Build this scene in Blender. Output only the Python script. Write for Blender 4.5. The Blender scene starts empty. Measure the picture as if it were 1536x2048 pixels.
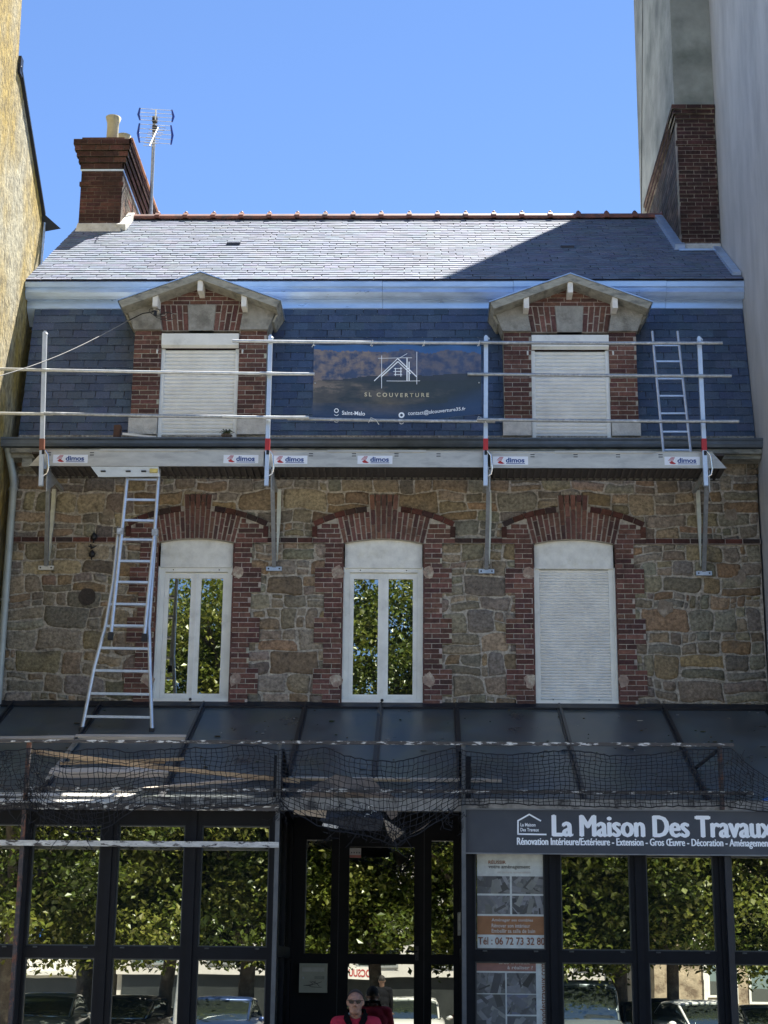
import bpy, math, random
from mathutils import Vector, Matrix, noise
random.seed(7)
R = random.random
def U(a, b): return a + (b - a) * R()
scene = bpy.context.scene
COL = bpy.data.collections.new('scene'); scene.collection.children.link(COL)

# ------------------------------------------------------------ camera
F, PITCH, YAW, ROLL = 3300.0, math.radians(15.7), math.radians(1.5), math.radians(0.55)
CAM = Vector((0, -20.8, 1.6))
fwd = Vector((-math.sin(YAW) * math.cos(PITCH), math.cos(YAW) * math.cos(PITCH), math.sin(PITCH)))
rt0 = Vector((math.cos(YAW), math.sin(YAW), 0)); up0 = rt0.cross(fwd)
crt = rt0 * math.cos(ROLL) + up0 * math.sin(ROLL)
cup = -rt0 * math.sin(ROLL) + up0 * math.cos(ROLL)
cd = bpy.data.cameras.new('camera'); cam = bpy.data.objects.new('camera', cd); COL.objects.link(cam)
cam.matrix_world = Matrix(((crt.x, cup.x, -fwd.x, CAM.x), (crt.y, cup.y, -fwd.y, CAM.y), (crt.z, cup.z, -fwd.z, CAM.z), (0, 0, 0, 1)))
cd.sensor_width = 36; cd.lens = F / 2048 * 36; cd.clip_end = 2000; cd.clip_start = 0.05
scene.camera = cam

# ------------------------------------------------------------ light
SUN_AZ, SUN_EL = math.radians(33), math.radians(63)      # azimuth clockwise from +Y
sd = Vector((math.sin(SUN_AZ) * math.cos(SUN_EL), math.cos(SUN_AZ) * math.cos(SUN_EL), math.sin(SUN_EL)))
sl = bpy.data.lights.new('sun', 'SUN'); sl.energy = 4.8; sl.angle = math.radians(0.5); sl.color = (1, .95, .87)
so = bpy.data.objects.new('sun', sl); COL.objects.link(so); so.rotation_euler = sd.to_track_quat('Z', 'Y').to_euler()
w = bpy.data.worlds.new('World'); scene.world = w; w.use_nodes = True
nt = w.node_tree; nt.nodes.clear()
st = nt.nodes.new('ShaderNodeTexSky'); st.sky_type = 'NISHITA'; st.sun_disc = False
st.sun_elevation = SUN_EL; st.sun_rotation = SUN_AZ; st.air_density = 0.62; st.dust_density = 0.0; st.ozone_density = 6.5
bg = nt.nodes.new('ShaderNodeBackground'); bg.inputs[1].default_value = 0.08
wo = nt.nodes.new('ShaderNodeOutputWorld')
nt.links.new(st.outputs[0], bg.inputs[0]); nt.links.new(bg.outputs[0], wo.inputs[0])
scene.view_settings.view_transform = 'Standard'; scene.view_settings.look = 'None'
scene.view_settings.exposure = 1.82; scene.view_settings.gamma = 1

# ------------------------------------------------------------ measuring helpers (photograph pixel -> point on a real plane)
def ray(px, py): return (fwd * F + crt * (px - 768) - cup * (py - 1024)).normalized()
def W(px, py, Y):
    d = ray(px, py); return CAM + d * ((Y - CAM.y) / d.y)
def hit(px, py, p0, n):
    d = ray(px, py); return CAM + d * ((Vector(p0) - CAM).dot(Vector(n)) / d.dot(Vector(n)))
def WX(px, py, X):
    d = ray(px, py); return CAM + d * ((X - CAM.x) / d.x)
def XR(px, y, mirror=-3.05, py=1900): return W(px, py, 2 * mirror - y).x      # x of something seen mirrored in the shop glass

# ------------------------------------------------------------ materials
MATS = {}
def mat(name, col=(.5, .5, .5), rough=.7, metal=0., use_col=False, nscale=8., namt=.25, bump=.0, bscale=None, spec=.5,
        patch=None, pscale=1.2, pthr=(.5, .62), stretch=(1, 1, 1), rvar=0., coat=0.):
    if name in MATS: return MATS[name]
    m = bpy.data.materials.new(name); m.use_nodes = True; n = m.node_tree.nodes; l = m.node_tree.links
    b = n['Principled BSDF']; b.inputs['Roughness'].default_value = rough; b.inputs['Metallic'].default_value = metal
    b.inputs['Specular IOR Level'].default_value = spec
    if coat: b.inputs['Coat Weight'].default_value = coat
    tc = n.new('ShaderNodeTexCoord'); mp = n.new('ShaderNodeMapping'); mp.inputs['Scale'].default_value = stretch
    l.new(tc.outputs['Object'], mp.inputs[0])
    nz = n.new('ShaderNodeTexNoise'); nz.inputs['Scale'].default_value = nscale; nz.inputs['Detail'].default_value = 8; nz.inputs['Roughness'].default_value = .62
    l.new(mp.outputs[0], nz.inputs['Vector'])
    mr = n.new('ShaderNodeMapRange'); mr.inputs['From Min'].default_value = .3; mr.inputs['From Max'].default_value = .7
    mr.inputs['To Min'].default_value = 1 - namt; mr.inputs['To Max'].default_value = 1 + namt
    l.new(nz.outputs['Fac'], mr.inputs['Value'])
    if use_col:
        src = n.new('ShaderNodeAttribute'); src.attribute_name = 'Col'; so_ = src.outputs['Color']
    else:
        src = n.new('ShaderNodeRGB'); src.outputs[0].default_value = (*col, 1); so_ = src.outputs[0]
    if patch:
        n2 = n.new('ShaderNodeTexNoise'); n2.inputs['Scale'].default_value = pscale; n2.inputs['Detail'].default_value = 7; n2.inputs['Roughness'].default_value = .65
        l.new(mp.outputs[0], n2.inputs['Vector'])
        r2 = n.new('ShaderNodeMapRange'); r2.inputs['From Min'].default_value = pthr[0]; r2.inputs['From Max'].default_value = pthr[1]
        l.new(n2.outputs['Fac'], r2.inputs['Value'])
        mx = n.new('ShaderNodeMix'); mx.data_type = 'RGBA'; mx.inputs['B'].default_value = (*patch, 1)
        l.new(r2.outputs[0], mx.inputs['Factor']); l.new(so_, mx.inputs['A']); so_ = mx.outputs['Result']
    vm = n.new('ShaderNodeVectorMath'); vm.operation = 'SCALE'
    l.new(so_, vm.inputs[0]); l.new(mr.outputs[0], vm.inputs['Scale']); l.new(vm.outputs[0], b.inputs['Base Color'])
    if rvar:
        rr = n.new('ShaderNodeMapRange'); rr.inputs['From Min'].default_value = .3; rr.inputs['From Max'].default_value = .7
        rr.inputs['To Min'].default_value = max(.03, rough - rvar); rr.inputs['To Max'].default_value = rough + rvar
        l.new(nz.outputs['Fac'], rr.inputs['Value']); l.new(rr.outputs[0], b.inputs['Roughness'])
    if bump:
        nb = n.new('ShaderNodeTexNoise'); nb.inputs['Scale'].default_value = bscale or nscale * 3; nb.inputs['Detail'].default_value = 6
        l.new(mp.outputs[0], nb.inputs['Vector'])
        bp = n.new('ShaderNodeBump'); bp.inputs['Strength'].default_value = bump; bp.inputs['Distance'].default_value = .02
        l.new(nb.outputs['Fac'], bp.inputs['Height']); l.new(bp.outputs[0], b.inputs['Normal'])
    MATS[name] = m; return m

def glass_mat(name, refl=.3, tint=(.9, .95, .9), dark=(.012, .014, .014), wob=.0):
    m = bpy.data.materials.new(name); m.use_nodes = True; n = m.node_tree.nodes; l = m.node_tree.links; n.clear()
    out = n.new('ShaderNodeOutputMaterial'); mix = n.new('ShaderNodeMixShader'); mix.inputs[0].default_value = refl
    d = n.new('ShaderNodeBsdfDiffuse'); d.inputs[0].default_value = (*dark, 1)
    g = n.new('ShaderNodeBsdfGlossy'); g.inputs['Roughness'].default_value = 0.0; g.inputs['Color'].default_value = (*tint, 1)
    l.new(d.outputs[0], mix.inputs[1]); l.new(g.outputs[0], mix.inputs[2]); l.new(mix.outputs[0], out.inputs[0])
    if wob:
        tc = n.new('ShaderNodeTexCoord'); nb = n.new('ShaderNodeTexNoise'); nb.inputs['Scale'].default_value = 1.8; nb.inputs['Detail'].default_value = 1
        bp = n.new('ShaderNodeBump'); bp.inputs['Strength'].default_value = wob; bp.inputs['Distance'].default_value = .02
        l.new(tc.outputs['Object'], nb.inputs['Vector']); l.new(nb.outputs['Fac'], bp.inputs['Height']); l.new(bp.outputs[0], g.inputs['Normal'])
    MATS[name] = m; return m

M_STONE = mat('stone', use_col=True, rough=.9, nscale=26, namt=.5, bump=1.0, bscale=38, patch=(.12, .10, .075), pscale=4.2, pthr=(.52, .8), spec=.2)
M_BRICK = mat('brick', use_col=True, rough=.88, nscale=22, namt=.3, bump=.5, bscale=60, spec=.2, patch=(.055, .03, .024), pscale=2.2, pthr=(.52, .8))
M_CHIM = mat('sooty_brick', use_col=True, rough=.9, nscale=20, namt=.4, bump=.6, bscale=60, spec=.2, patch=(.03, .02, .017), pscale=2.5, pthr=(.42, .75))
M_SLATE = mat('slate', use_col=True, rough=.38, nscale=30, namt=.22, bump=.25, bscale=45, spec=.6, rvar=.1)
M_SLATE2 = mat('roof_slate', use_col=True, rough=.78, nscale=20, namt=.2, bump=.2, bscale=40, spec=.2, rvar=.05)
M_ZINC = mat('zinc', (.52, .66, .85), .36, .6, nscale=3, namt=.14, stretch=(1, 1, 4), rvar=.1)
M_GUTTER = mat('painted_gutter', (.13, .16, .19), .45, .3, nscale=5, namt=.2)
M_WHITE = mat('white_plastic', (.84, .84, .76), .35, nscale=5, namt=.09, spec=.5, patch=(.60, .60, .52), pscale=4, pthr=(.55, .8))
M_SHUT = mat('shutter_plastic', (.83, .83, .77), .4, nscale=4, namt=.09, patch=(.71, .72, .69), pscale=3, pthr=(.5, .8))
M_CREAM = mat('weathered_cream', (.78, .78, .70), .5, nscale=9, namt=.14, patch=(.58, .56, .42), pscale=5, pthr=(.52, .85))
M_CEMENT = mat('render_cement', (.30, .29, .25), .9, nscale=12, namt=.2, bump=.4, bscale=50, patch=(.2, .19, .16), pscale=4)
M_CEMLIGHT = mat('light_cement', (.55, .54, .49), .9, nscale=10, namt=.2, bump=.5, bscale=40, patch=(.3, .28, .24), pscale=5, pthr=(.55, .7))
M_WOODGREY = mat('grey_painted_wood', (.33, .32, .26), .75, nscale=8, namt=.25, bump=.3, patch=(.2, .2, .17), pscale=5, stretch=(1, 1, 3))
M_BLOCKWHITE = mat('white_timber', (.78, .76, .68), .7, nscale=12, namt=.15)
M_ALU = mat('aluminium', (.62, .63, .62), .36, .8, nscale=10, namt=.14, rvar=.1, patch=(.5, .5, .46), pscale=8)
M_ALUBEAM = mat('dull_aluminium', (.56, .55, .48), .5, .45, nscale=6, namt=.12, patch=(.42, .41, .36), pscale=3, stretch=(1, 1, 4))
M_GALV = mat('galvanised_steel', (.4, .42, .42), .5, .55, nscale=25, namt=.25, patch=(.6, .62, .63), pscale=6, pthr=(.56, .66))
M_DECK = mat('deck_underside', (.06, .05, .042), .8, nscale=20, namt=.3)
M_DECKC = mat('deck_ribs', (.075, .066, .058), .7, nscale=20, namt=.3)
M_TERRA = mat('terracotta', (.22, .085, .055), .6, nscale=10, namt=.25, patch=(.1, .06, .05), pscale=6)
M_POT = mat('chimney_pot_clay', (.42, .38, .24), .8, nscale=10, namt=.15)
M_DARK = mat('anthracite_frame', (.006, .007, .009), .6, .0, nscale=6, namt=.25, spec=.2)
M_CANOPY = mat('canopy_panel', (.072, .088, .092), .36, nscale=1.6, namt=.4, patch=(.088, .104, .078), pscale=1.1, pthr=(.48, .7), rvar=.12, spec=.6)
M_CANFR = mat('canopy_bar', (.016, .02, .027), .4, .1, nscale=6, namt=.3)
M_RUST = mat('rusty_paint', (.055, .05, .05), .8, nscale=18, namt=.4, patch=(.14, .06, .035), pscale=9, pthr=(.5, .6), bump=.4)
M_FLAKE = mat('flaking_white_paint', (.06, .055, .05), .7, nscale=20, namt=.3, patch=(.6, .6, .55), pscale=14, pthr=(.55, .585), stretch=(.6, 1, 2.2))
M_FLAKE2 = mat('mostly_white_flaking_paint', (.06, .055, .05), .7, nscale=20, namt=.3, patch=(.5, .51, .48), pscale=11, pthr=(.42, .455), stretch=(.6, 1, 2))
M_WOOD = mat('fresh_timber', (.52, .36, .20), .75, nscale=10, namt=.25, stretch=(.2, 3, 3), bump=.2, patch=(.3, .2, .11), pscale=6)
M_WOODPALE = mat('weathered_board', (.62, .53, .42), .75, nscale=10, namt=.2, stretch=(.2, 3, 3))
M_BLACK = mat('black_plastic', (.012, .012, .013), .5, nscale=6, namt=.2)
M_NET = mat('net_cord', (.005, .0055, .007), .8, nscale=6, namt=.2)
M_SIGN = mat('sign_blue_grey', (.042, .052, .068), .42, nscale=2.5, namt=.1, patch=(.052, .062, .076), pscale=1.4)
M_LET = mat('white_lettering', (.92, .96, .97), .5, nscale=6, namt=.03)
M_RED = mat('red_paint', (.42, .03, .03), .5, nscale=10, namt=.15)
M_REDB = mat('brown_red_paint', (.22, .085, .05), .6, nscale=10, namt=.2)
M_BLUE = mat('blue_print', (.01, .05, .22), .5, nscale=6, namt=.05)
M_STICK = mat('sticker_white', (.74, .78, .82), .45, nscale=6, namt=.05)
M_COLD = mat('coloured_print', use_col=True, rough=.5, nscale=12, namt=.15)
M_COLR = mat('coloured_rough', use_col=True, rough=.85, nscale=12, namt=.2)
M_TOWER = mat('grey_render', (.43, .43, .415), .92, nscale=1.8, namt=.16, bump=.25, bscale=60, patch=(.34, .34, .335), pscale=1.1, pthr=(.45, .75), stretch=(1, 1.2, .4))
M_PIL = mat('mossy_grey_render', (.30, .305, .26), .92, nscale=1.5, namt=.25, bump=.25, bscale=60, patch=(.15, .16, .13), pscale=1.1, pthr=(.45, .7))
M_LEFTW = mat('lichened_roughcast', (.33, .30, .20), .95, nscale=15, namt=.6, bump=1.0, bscale=24, patch=(.31, .22, .05), pscale=.9, pthr=(.38, .58), stretch=(1, 1, .55))
M_GLASS = glass_mat('window_glass', .50, (1, .99, .88), wob=.022)
M_SHOP = glass_mat('shop_glass', .54, (1, .99, .88), wob=.010)

# ------------------------------------------------------------ mesh builder
class MB:
    def __init__(s): s.v = []; s.f = []; s.c = []; s.sm = []
    def add(s, vs, fs, col=(.5, .5, .5), smooth=False):
        o = len(s.v); s.v.extend([tuple(p) for p in vs])
        for f in fs: s.f.append([o + i for i in f]); s.c.append(col); s.sm.append(smooth)
    def hexa(s, p, col=(.5, .5, .5)):      # p: 4 back + 4 front, same winding
        s.add(p, [(0, 1, 2, 3), (4, 7, 6, 5), (0, 4, 5, 1), (1, 5, 6, 2), (2, 6, 7, 3), (3, 7, 4, 0)], col)
    def box(s, x0, x1, y0, y1, z0, z1, col=(.5, .5, .5)):
        s.hexa([(x0, y1, z0), (x0, y1, z1), (x1, y1, z1), (x1, y1, z0), (x0, y0, z0), (x0, y0, z1), (x1, y0, z1), (x1, y0, z0)], col)
    def beam(s, a, b, wd, ht, col=(.5, .5, .5), up=(0, 0, 1)):
        a = Vector(a); b = Vector(b); d = (b - a).normalized(); u = Vector(up)
        r = d.cross(u)
        if r.length < 1e-4: r = d.cross(Vector((0, 1, 0)))
        r.normalize(); u = r.cross(d).normalized(); r *= wd / 2; u *= ht / 2
        s.hexa([a - r - u, a - r + u, a + r + u, a + r - u, b - r - u, b - r + u, b + r + u, b + r - u], col)
    def prism(s, pts, ext, col=(.5, .5, .5)):
        n = len(pts); ext = Vector(ext); q = [Vector(p) for p in pts]; q2 = [p + ext for p in q]
        s.add(q + q2, [tuple(range(n)), tuple(range(2 * n - 1, n - 1, -1))] + [(i, n + i, n + (i + 1) % n, (i + 1) % n) for i in range(n)], col)
    def pprism(s, pxs, Y, depth, col=(.5, .5, .5)): s.prism([W(a, b, Y) for a, b in pxs], (0, depth, 0), col)
    def tube(s, pts, r, n=8, col=(.5, .5, .5), cap=True):
        pts = [Vector(p) for p in pts]; rs = r if isinstance(r, (list, tuple)) else [r] * len(pts)
        vs = []; ref = None
        for i, p in enumerate(pts):
            d = (pts[min(i + 1, len(pts) - 1)] - pts[max(i - 1, 0)]).normalized()
            if ref is None: ref = d.cross(Vector((0, 0, 1))); ref = ref if ref.length > .05 else d.cross(Vector((1, 0, 0)))
            a = (ref - d * ref.dot(d)).normalized(); b = d.cross(a); ref = a
            for k in range(n):
                t = 2 * math.pi * k / n; vs.append(p + (a * math.cos(t) + b * math.sin(t)) * rs[i])
        fs = [(i * n + k, i * n + (k + 1) % n, (i + 1) * n + (k + 1) % n, (i + 1) * n + k) for i in range(len(pts) - 1) for k in range(n)]
        s.add(vs, fs, col, True)
        if cap: s.add(vs[:n], [tuple(range(n - 1, -1, -1))], col); s.add(vs[-n:], [tuple(range(n))], col)
    def lathe(s, base, prof, n=20, col=(.5, .5, .5)):
        base = Vector(base); vs = [base + Vector((r * math.cos(2 * math.pi * k / n), r * math.sin(2 * math.pi * k / n), z)) for r, z in prof for k in range(n)]
        s.add(vs, [(i * n + k, i * n + (k + 1) % n, (i + 1) * n + (k + 1) % n, (i + 1) * n + k) for i in range(len(prof) - 1) for k in range(n)], col, True)
    def ball(s, c, r, n=10, m=7, col=(.5, .5, .5)):
        c = Vector(c); r = Vector(r) if not isinstance(r, (int, float)) else Vector((r, r, r)); vs = []
        for i in range(m + 1):
            t = math.pi * i / m
            for k in range(n):
                p = 2 * math.pi * k / n; vs.append(c + Vector((r.x * math.sin(t) * math.cos(p), r.y * math.sin(t) * math.sin(p), r.z * math.cos(t))))
        s.add(vs, [(i * n + k, (i + 1) * n + k, (i + 1) * n + (k + 1) % n, i * n + (k + 1) % n) for i in range(m) for k in range(n)], col, True)
    def build(s, name, m, parent=None):
        me = bpy.data.meshes.new(name); me.from_pydata(s.v, [], s.f)
        ca = me.color_attributes.new('Col', 'FLOAT_COLOR', 'CORNER')
        buf = []
        for f, c in zip(s.f, s.c): buf.extend((c[0], c[1], c[2], 1.0) * len(f))
        ca.data.foreach_set('color', buf)
        me.polygons.foreach_set('use_smooth', s.sm)
        if isinstance(m, (list, tuple)):
            for q in m: me.materials.append(q)
        else: me.materials.append(m)
        me.update()
        o = bpy.data.objects.new(name, me); COL.objects.link(o)
        if parent is not None: attach(o, parent)
        return o
WM = {}
def wmat(o):      # world translation of an unevaluated object
    m = Matrix.Translation(o.location) @ o.rotation_euler.to_matrix().to_4x4()
    return wmat(o.parent) @ o.matrix_parent_inverse @ m if o.parent else m
def attach(o, parent):
    o.parent = parent; o.matrix_parent_inverse = wmat(parent).inverted()
def tag(o, label=None, cat=None, group=None, kind=None):
    if label: o['label'] = label
    if cat: o['category'] = cat
    if group: o['group'] = group
    if kind: o['kind'] = kind
    return o
def thing(name, loc, label, cat, group=None):
    o = bpy.data.objects.new(name, None); COL.objects.link(o); o.location = loc; o.empty_display_size = .2
    return tag(o, label, cat, group)
def text(name, s, p0, width, height, m, parent, Y_off=0.0, bold=0.0, ext=.002, space=1.0, warp=None, fat=0, udir=(1, 0, 0), vdir=(0, 0, 1)):
    """flat lettering: left-bottom corner p0, fitted to width x height"""
    cu = bpy.data.curves.new(name, 'FONT'); cu.body = s; cu.size = 1; cu.offset = bold; cu.extrude = 0; cu.space_character = space; cu.resolution_u = 3
    t = bpy.data.objects.new('tmp', cu); COL.objects.link(t)
    dg = bpy.context.evaluated_depsgraph_get(); dg.update()
    me = bpy.data.meshes.new_from_object(t.evaluated_get(dg)); bpy.data.objects.remove(t)
    xs = [v.co.x for v in me.vertices]; ys = [v.co.y for v in me.vertices]
    x0, x1, y0, y1 = min(xs), max(xs), min(ys), max(ys); p0 = Vector(p0); u = Vector(udir); v_ = Vector(vdir); n = u.cross(v_)
    for v in me.vertices:
        q = p0 + u * ((v.co.x - x0) / (x1 - x0) * width) + v_ * ((v.co.y - y0) / (y1 - y0) * height) + n * Y_off
        if warp: q = warp(q)
        v.co = q
    if fat:
        b = MB(); V = [v.co.copy() for v in me.vertices]; PF = [tuple(p.vertices) for p in me.polygons]
        for k, (s_, t_) in enumerate(((0, 0), (fat, 0), (-fat, 0), (0, fat * .45), (0, -fat * .45))): b.add([c + u * s_ + v_ * t_ + n * (.0003 * k) for c in V], PF)
        o = b.build(name, m, parent); bpy.data.meshes.remove(me); return o
    me.name = name; me.materials.clear(); me.materials.append(m)
    o = bpy.data.objects.new(name, me); COL.objects.link(o)
    if parent is not None: attach(o, parent)
    return o

# ------------------------------------------------------------ masonry helpers
def jit(c, a=.2):
    k = 1 + U(-a, a); return tuple(max(0, x * k * (1 + U(-.06, .06))) for x in c)
BR = [(.140, .070, .055), (.160, .080, .062), (.120, .062, .052), (.180, .094, .070), (.10, .054, .047)]
MORT = (.42, .38, .31)
def frame_y(Y): return lambda u, v, d: Vector((u, Y - d, v))           # facing the street
def brick(mb, fr, u0, u1, v0, v1, d, col, e=.004, back=.03):
    mb.add([fr(u0, v0, d - back), fr(u0, v1, d - back), fr(u1, v1, d - back), fr(u1, v0, d - back),
            fr(u0, v0, d - e), fr(u0, v1, d - e), fr(u1, v1, d - e), fr(u1, v0, d - e),
            fr(u0 + e, v0 + e, d), fr(u0 + e, v1 - e, d), fr(u1 - e, v1 - e, d), fr(u1 - e, v0 + e, d)],
           [(0, 4, 5, 1), (1, 5, 6, 2), (2, 6, 7, 3), (3, 7, 4, 0), (4, 8, 9, 5), (5, 9, 10, 6), (6, 10, 11, 7), (7, 11, 8, 4), (8, 11, 10, 9)], col)
def course(mb, fr, u0, u1, v0, v1, d, off, L=.225, j=.009, cols=BR, mort=MORT, back=.06):
    if u1 - u0 < .02: return
    mb.hexa([fr(u0, v0, d - back), fr(u0, v1, d - back), fr(u1, v1, d - back), fr(u1, v0, d - back),
             fr(u0, v0, d - .006), fr(u0, v1, d - .006), fr(u1, v1, d - .006), fr(u1, v0, d - .006)], jit(mort, .12))
    u = u0 - off
    while u < u1:
        a, b = max(u, u0), min(u + L - j, u1)
        if b - a > .03: brick(mb, fr, a, b, v0 + j / 2, v1 - j / 2, d + U(-.002, .002), jit(random.choice(cols), .22))
        u += L
def brickwork(mb, fr, v0, v1, rng, d, h=.066, **k):
    n = max(1, round((v1 - v0) / h)); h = (v1 - v0) / n
    for i in range(n):
        a = v0 + i * h
        for (u0, u1) in rng(a + h / 2, i): course(mb, fr, u0, u1, a, a + h, d, (i % 2) * .1125 + U(-.01, .01), **k)
def voussoir(mb, cx, cz, a0, a1, r0, r1, Y, d, col, g=.005):
    def p(a, r, dd): return Vector((cx + math.sin(a) * r, Y - dd, cz + math.cos(a) * r))
    b0 = a0 + g / r0; b1 = a1 - g / r0
    q = [(b0, r0), (b0, r1), (b1, r1), (b1, r0)]
    mb.hexa([p(a, r, d - .03) for a, r in q] + [p(a, r, d) for a, r in q], col)
# ------------------------------------------------------------ setting: ground, road, pavements
def sheet(name, x0, x1, y0, y1, z, m, zb=None):
    b = MB()
    if zb is None: b.add([(x0, y0, z), (x1, y0, z), (x1, y1, z), (x0, y1, z)], [(0, 1, 2, 3)])
    else: b.box(x0, x1, y0, y1, zb, z)
    return tag(b.build(name, m), kind='structure')
M_ASPH = mat('asphalt', (.30, .28, .25), .9, nscale=30, namt=.3, bump=.3)
M_PAVE = mat('pavement_concrete', (.50, .46, .40), .9, nscale=9, namt=.2, bump=.2)
LOW = -.42
sheet('ground', -600, 600, -700, 500, LOW - .016, mat('far_ground', (.16, .15, .12), .95, nscale=2))
sheet('road', -60, 60, -19, -8.5, -.008, M_ASPH, LOW - .012)
sheet('parking_area', -60, 60, -36, -22.5, LOW, M_ASPH)
sheet('far_road', -60, 60, -46, -36.5, LOW, M_ASPH)
sheet('pavement', -60, 60, -8.5, -3.6, .12, M_PAVE, LOW - .012)
sheet('middle_pavement', -60, 60, -22.5, -19, .0, M_PAVE, LOW - .012)
b = MB()
for i in range(14): b.box(-40 + i * 6, -38.5 + i * 6, -13.9, -13.78, -.004, -.0035)
tag(b.build('road_markings', mat('road_paint', (.6, .6, .58), .8)), kind='structure')

# ------------------------------------------------------------ the stone house
XL, XR_ = -5.42, 4.33
Z0, ZS, ZT = 4.93, 7.05, 8.16          # canopy junction, string course, top of stone
WIN = [(-3.47, -2.50), (-1.06, -.03), (1.40, 2.445)]
house = thing('stone_house', (-.5, 0, .9), 'brown rubble stone house with red brick window surrounds and a blue slate mansard', 'house')

# -- rubble walling
wb = MB()
MORTW = (.40, .36, .285)
holes = [(a - .02, b + .02, Z0 - .1, 7.0) for a, b in WIN]
def wall_backing(x0, x1, z0, z1): wb.box(x0, x1, -.010, .35, z0, z1, MORTW)
xs = [XL]
for a, b_ in WIN: xs += [a, b_]
xs.append(XR_)
for i in range(0, 8, 2): wall_backing(xs[i], xs[i + 1], .9, 6.98)
for i in range(0, 8, 2): wall_backing(xs[i], xs[i + 1], 6.98, 7.135)
wall_backing(XL, XR_, 7.135, 8.5)
for a, b_ in WIN: wall_backing(a, b_, .9, Z0 - .04)
SC = [(0.253, 0.21, 0.141), (0.283, 0.232, 0.157), (0.291, 0.227, 0.141), (0.226, 0.194, 0.139), (0.267, 0.226, 0.16), (0.274, 0.189, 0.106), (0.316, 0.255, 0.16), (0.228, 0.204, 0.156), (0.236, 0.171, 0.106), (0.251, 0.22, 0.162), (0.285, 0.243, 0.17), (0.198, 0.175, 0.135), (0.239, 0.209, 0.149), (0.18, 0.158, 0.117)]
def warp(x, z):
    n1 = noise.noise(Vector((x * .9, z * .9, 3.1))) * .08 + noise.noise(Vector((x * 2.7, z * 2.7, 8.1))) * .05 + noise.noise(Vector((x * 9, z * 9, 8.1))) * .012
    n2 = noise.noise(Vector((x * .9, z * .9, 13.1))) * .07 + noise.noise(Vector((x * 2.7, z * 2.7, 18.1))) * .05 + noise.noise(Vector((x * 9, z * 9, 18.1))) * .012
    return x + n1, z + n2
def stone(x0, x1, z0, z1, col):
    w_, h_ = x1 - x0, z1 - z0
    if w_ < .035 or h_ < .035: return
    g = U(.005, .016); x0 += g; x1 -= g; z0 += g; z1 -= g; w_ -= 2 * g; h_ -= 2 * g
    cs = []
    for (cx, cz, sx, sz) in ((x0, z0, 1, 1), (x0, z1, 1, -1), (x1, z1, -1, -1), (x1, z0, -1, 1)):
        q = U(.06, .24) if R() > .25 else U(.25, .5)
        rx = min(w_ * .45, q * h_ * U(.5, 1.0)); rz = min(h_ * .45, q * h_ * U(.4, .9))
        a, b_ = (cx, cz + sz * rz), (cx + sx * rx, cz)
        mid = (cx + sx * rx * .29, cz + sz * rz * .29)
        if (cx == x0) == (cz == z0): cs += [b_, mid, a]      # order around
        else: cs += [a, mid, b_]
    # order: go x0,z0 -> x0,z1 -> x1,z1 -> x1,z0 (clockwise seen from the street)
    pts = []
    corners = [cs[0:3], cs[3:6], cs[6:9], cs[9:12]]
    for k, c in enumerate(corners):
        pts += c
        n_ = corners[(k + 1) % 4][0]; l_ = c[-1]; dd = math.hypot(n_[0] - l_[0], n_[1] - l_[1])
        for q in range(1, int(dd / .11) + 1):
            t = q / (int(dd / .11) + 1); pts.append((l_[0] + (n_[0] - l_[0]) * t + U(-.009, .009), l_[1] + (n_[1] - l_[1]) * t + U(-.009, .009)))
    pts = [warp(*p) for p in pts]
    cx = sum(p[0] for p in pts) / len(pts); cz = sum(p[1] for p in pts) / len(pts); n = len(pts)
    dep = U(.015, .032); tilt = (U(-.014, .014), U(-.025, .025))
    def ring(s, y): return [(cx + (p[0] - cx) * s, y - tilt[0] * (p[0] - cx) - tilt[1] * (p[1] - cz), cz + (p[1] - cz) * s) for p in pts]
    m_ = min(w_, h_)
    r0 = [(p[0], .01, p[1]) for p in pts]; r1 = ring(1, -.011); r2 = ring(1 - .03 / m_ if m_ > .09 else .8, -dep); r3 = ring(.5, -dep - U(.0, .006))
    vs = r0 + r1 + r2 + r3 + [(cx + U(-.02, .02), -dep - U(.0, .008), cz)]
    fs = [(k * n + i, k * n + (i + 1) % n, (k + 1) * n + (i + 1) % n, (k + 1) * n + i) for k in range(3) for i in range(n)] + [(3 * n + i, 3 * n + (i + 1) % n, 4 * n) for i in range(n)]
    wb.add(vs, fs, col, True)
def clip_iv(a, b_, z0, z1):
    iv = [(a, b_)]
    for (h0, h1, hz0, hz1) in [(x0 - .13, x1 + .13, 4, 7.02) for x0, x1 in WIN] :
        if z1 > hz0 and z0 < hz1:
            iv = [q for s_ in iv for q in ((s_[0], min(s_[1], h0)), (max(s_[0], h1), s_[1])) if q[1] - q[0] > .03]
    return iv
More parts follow.
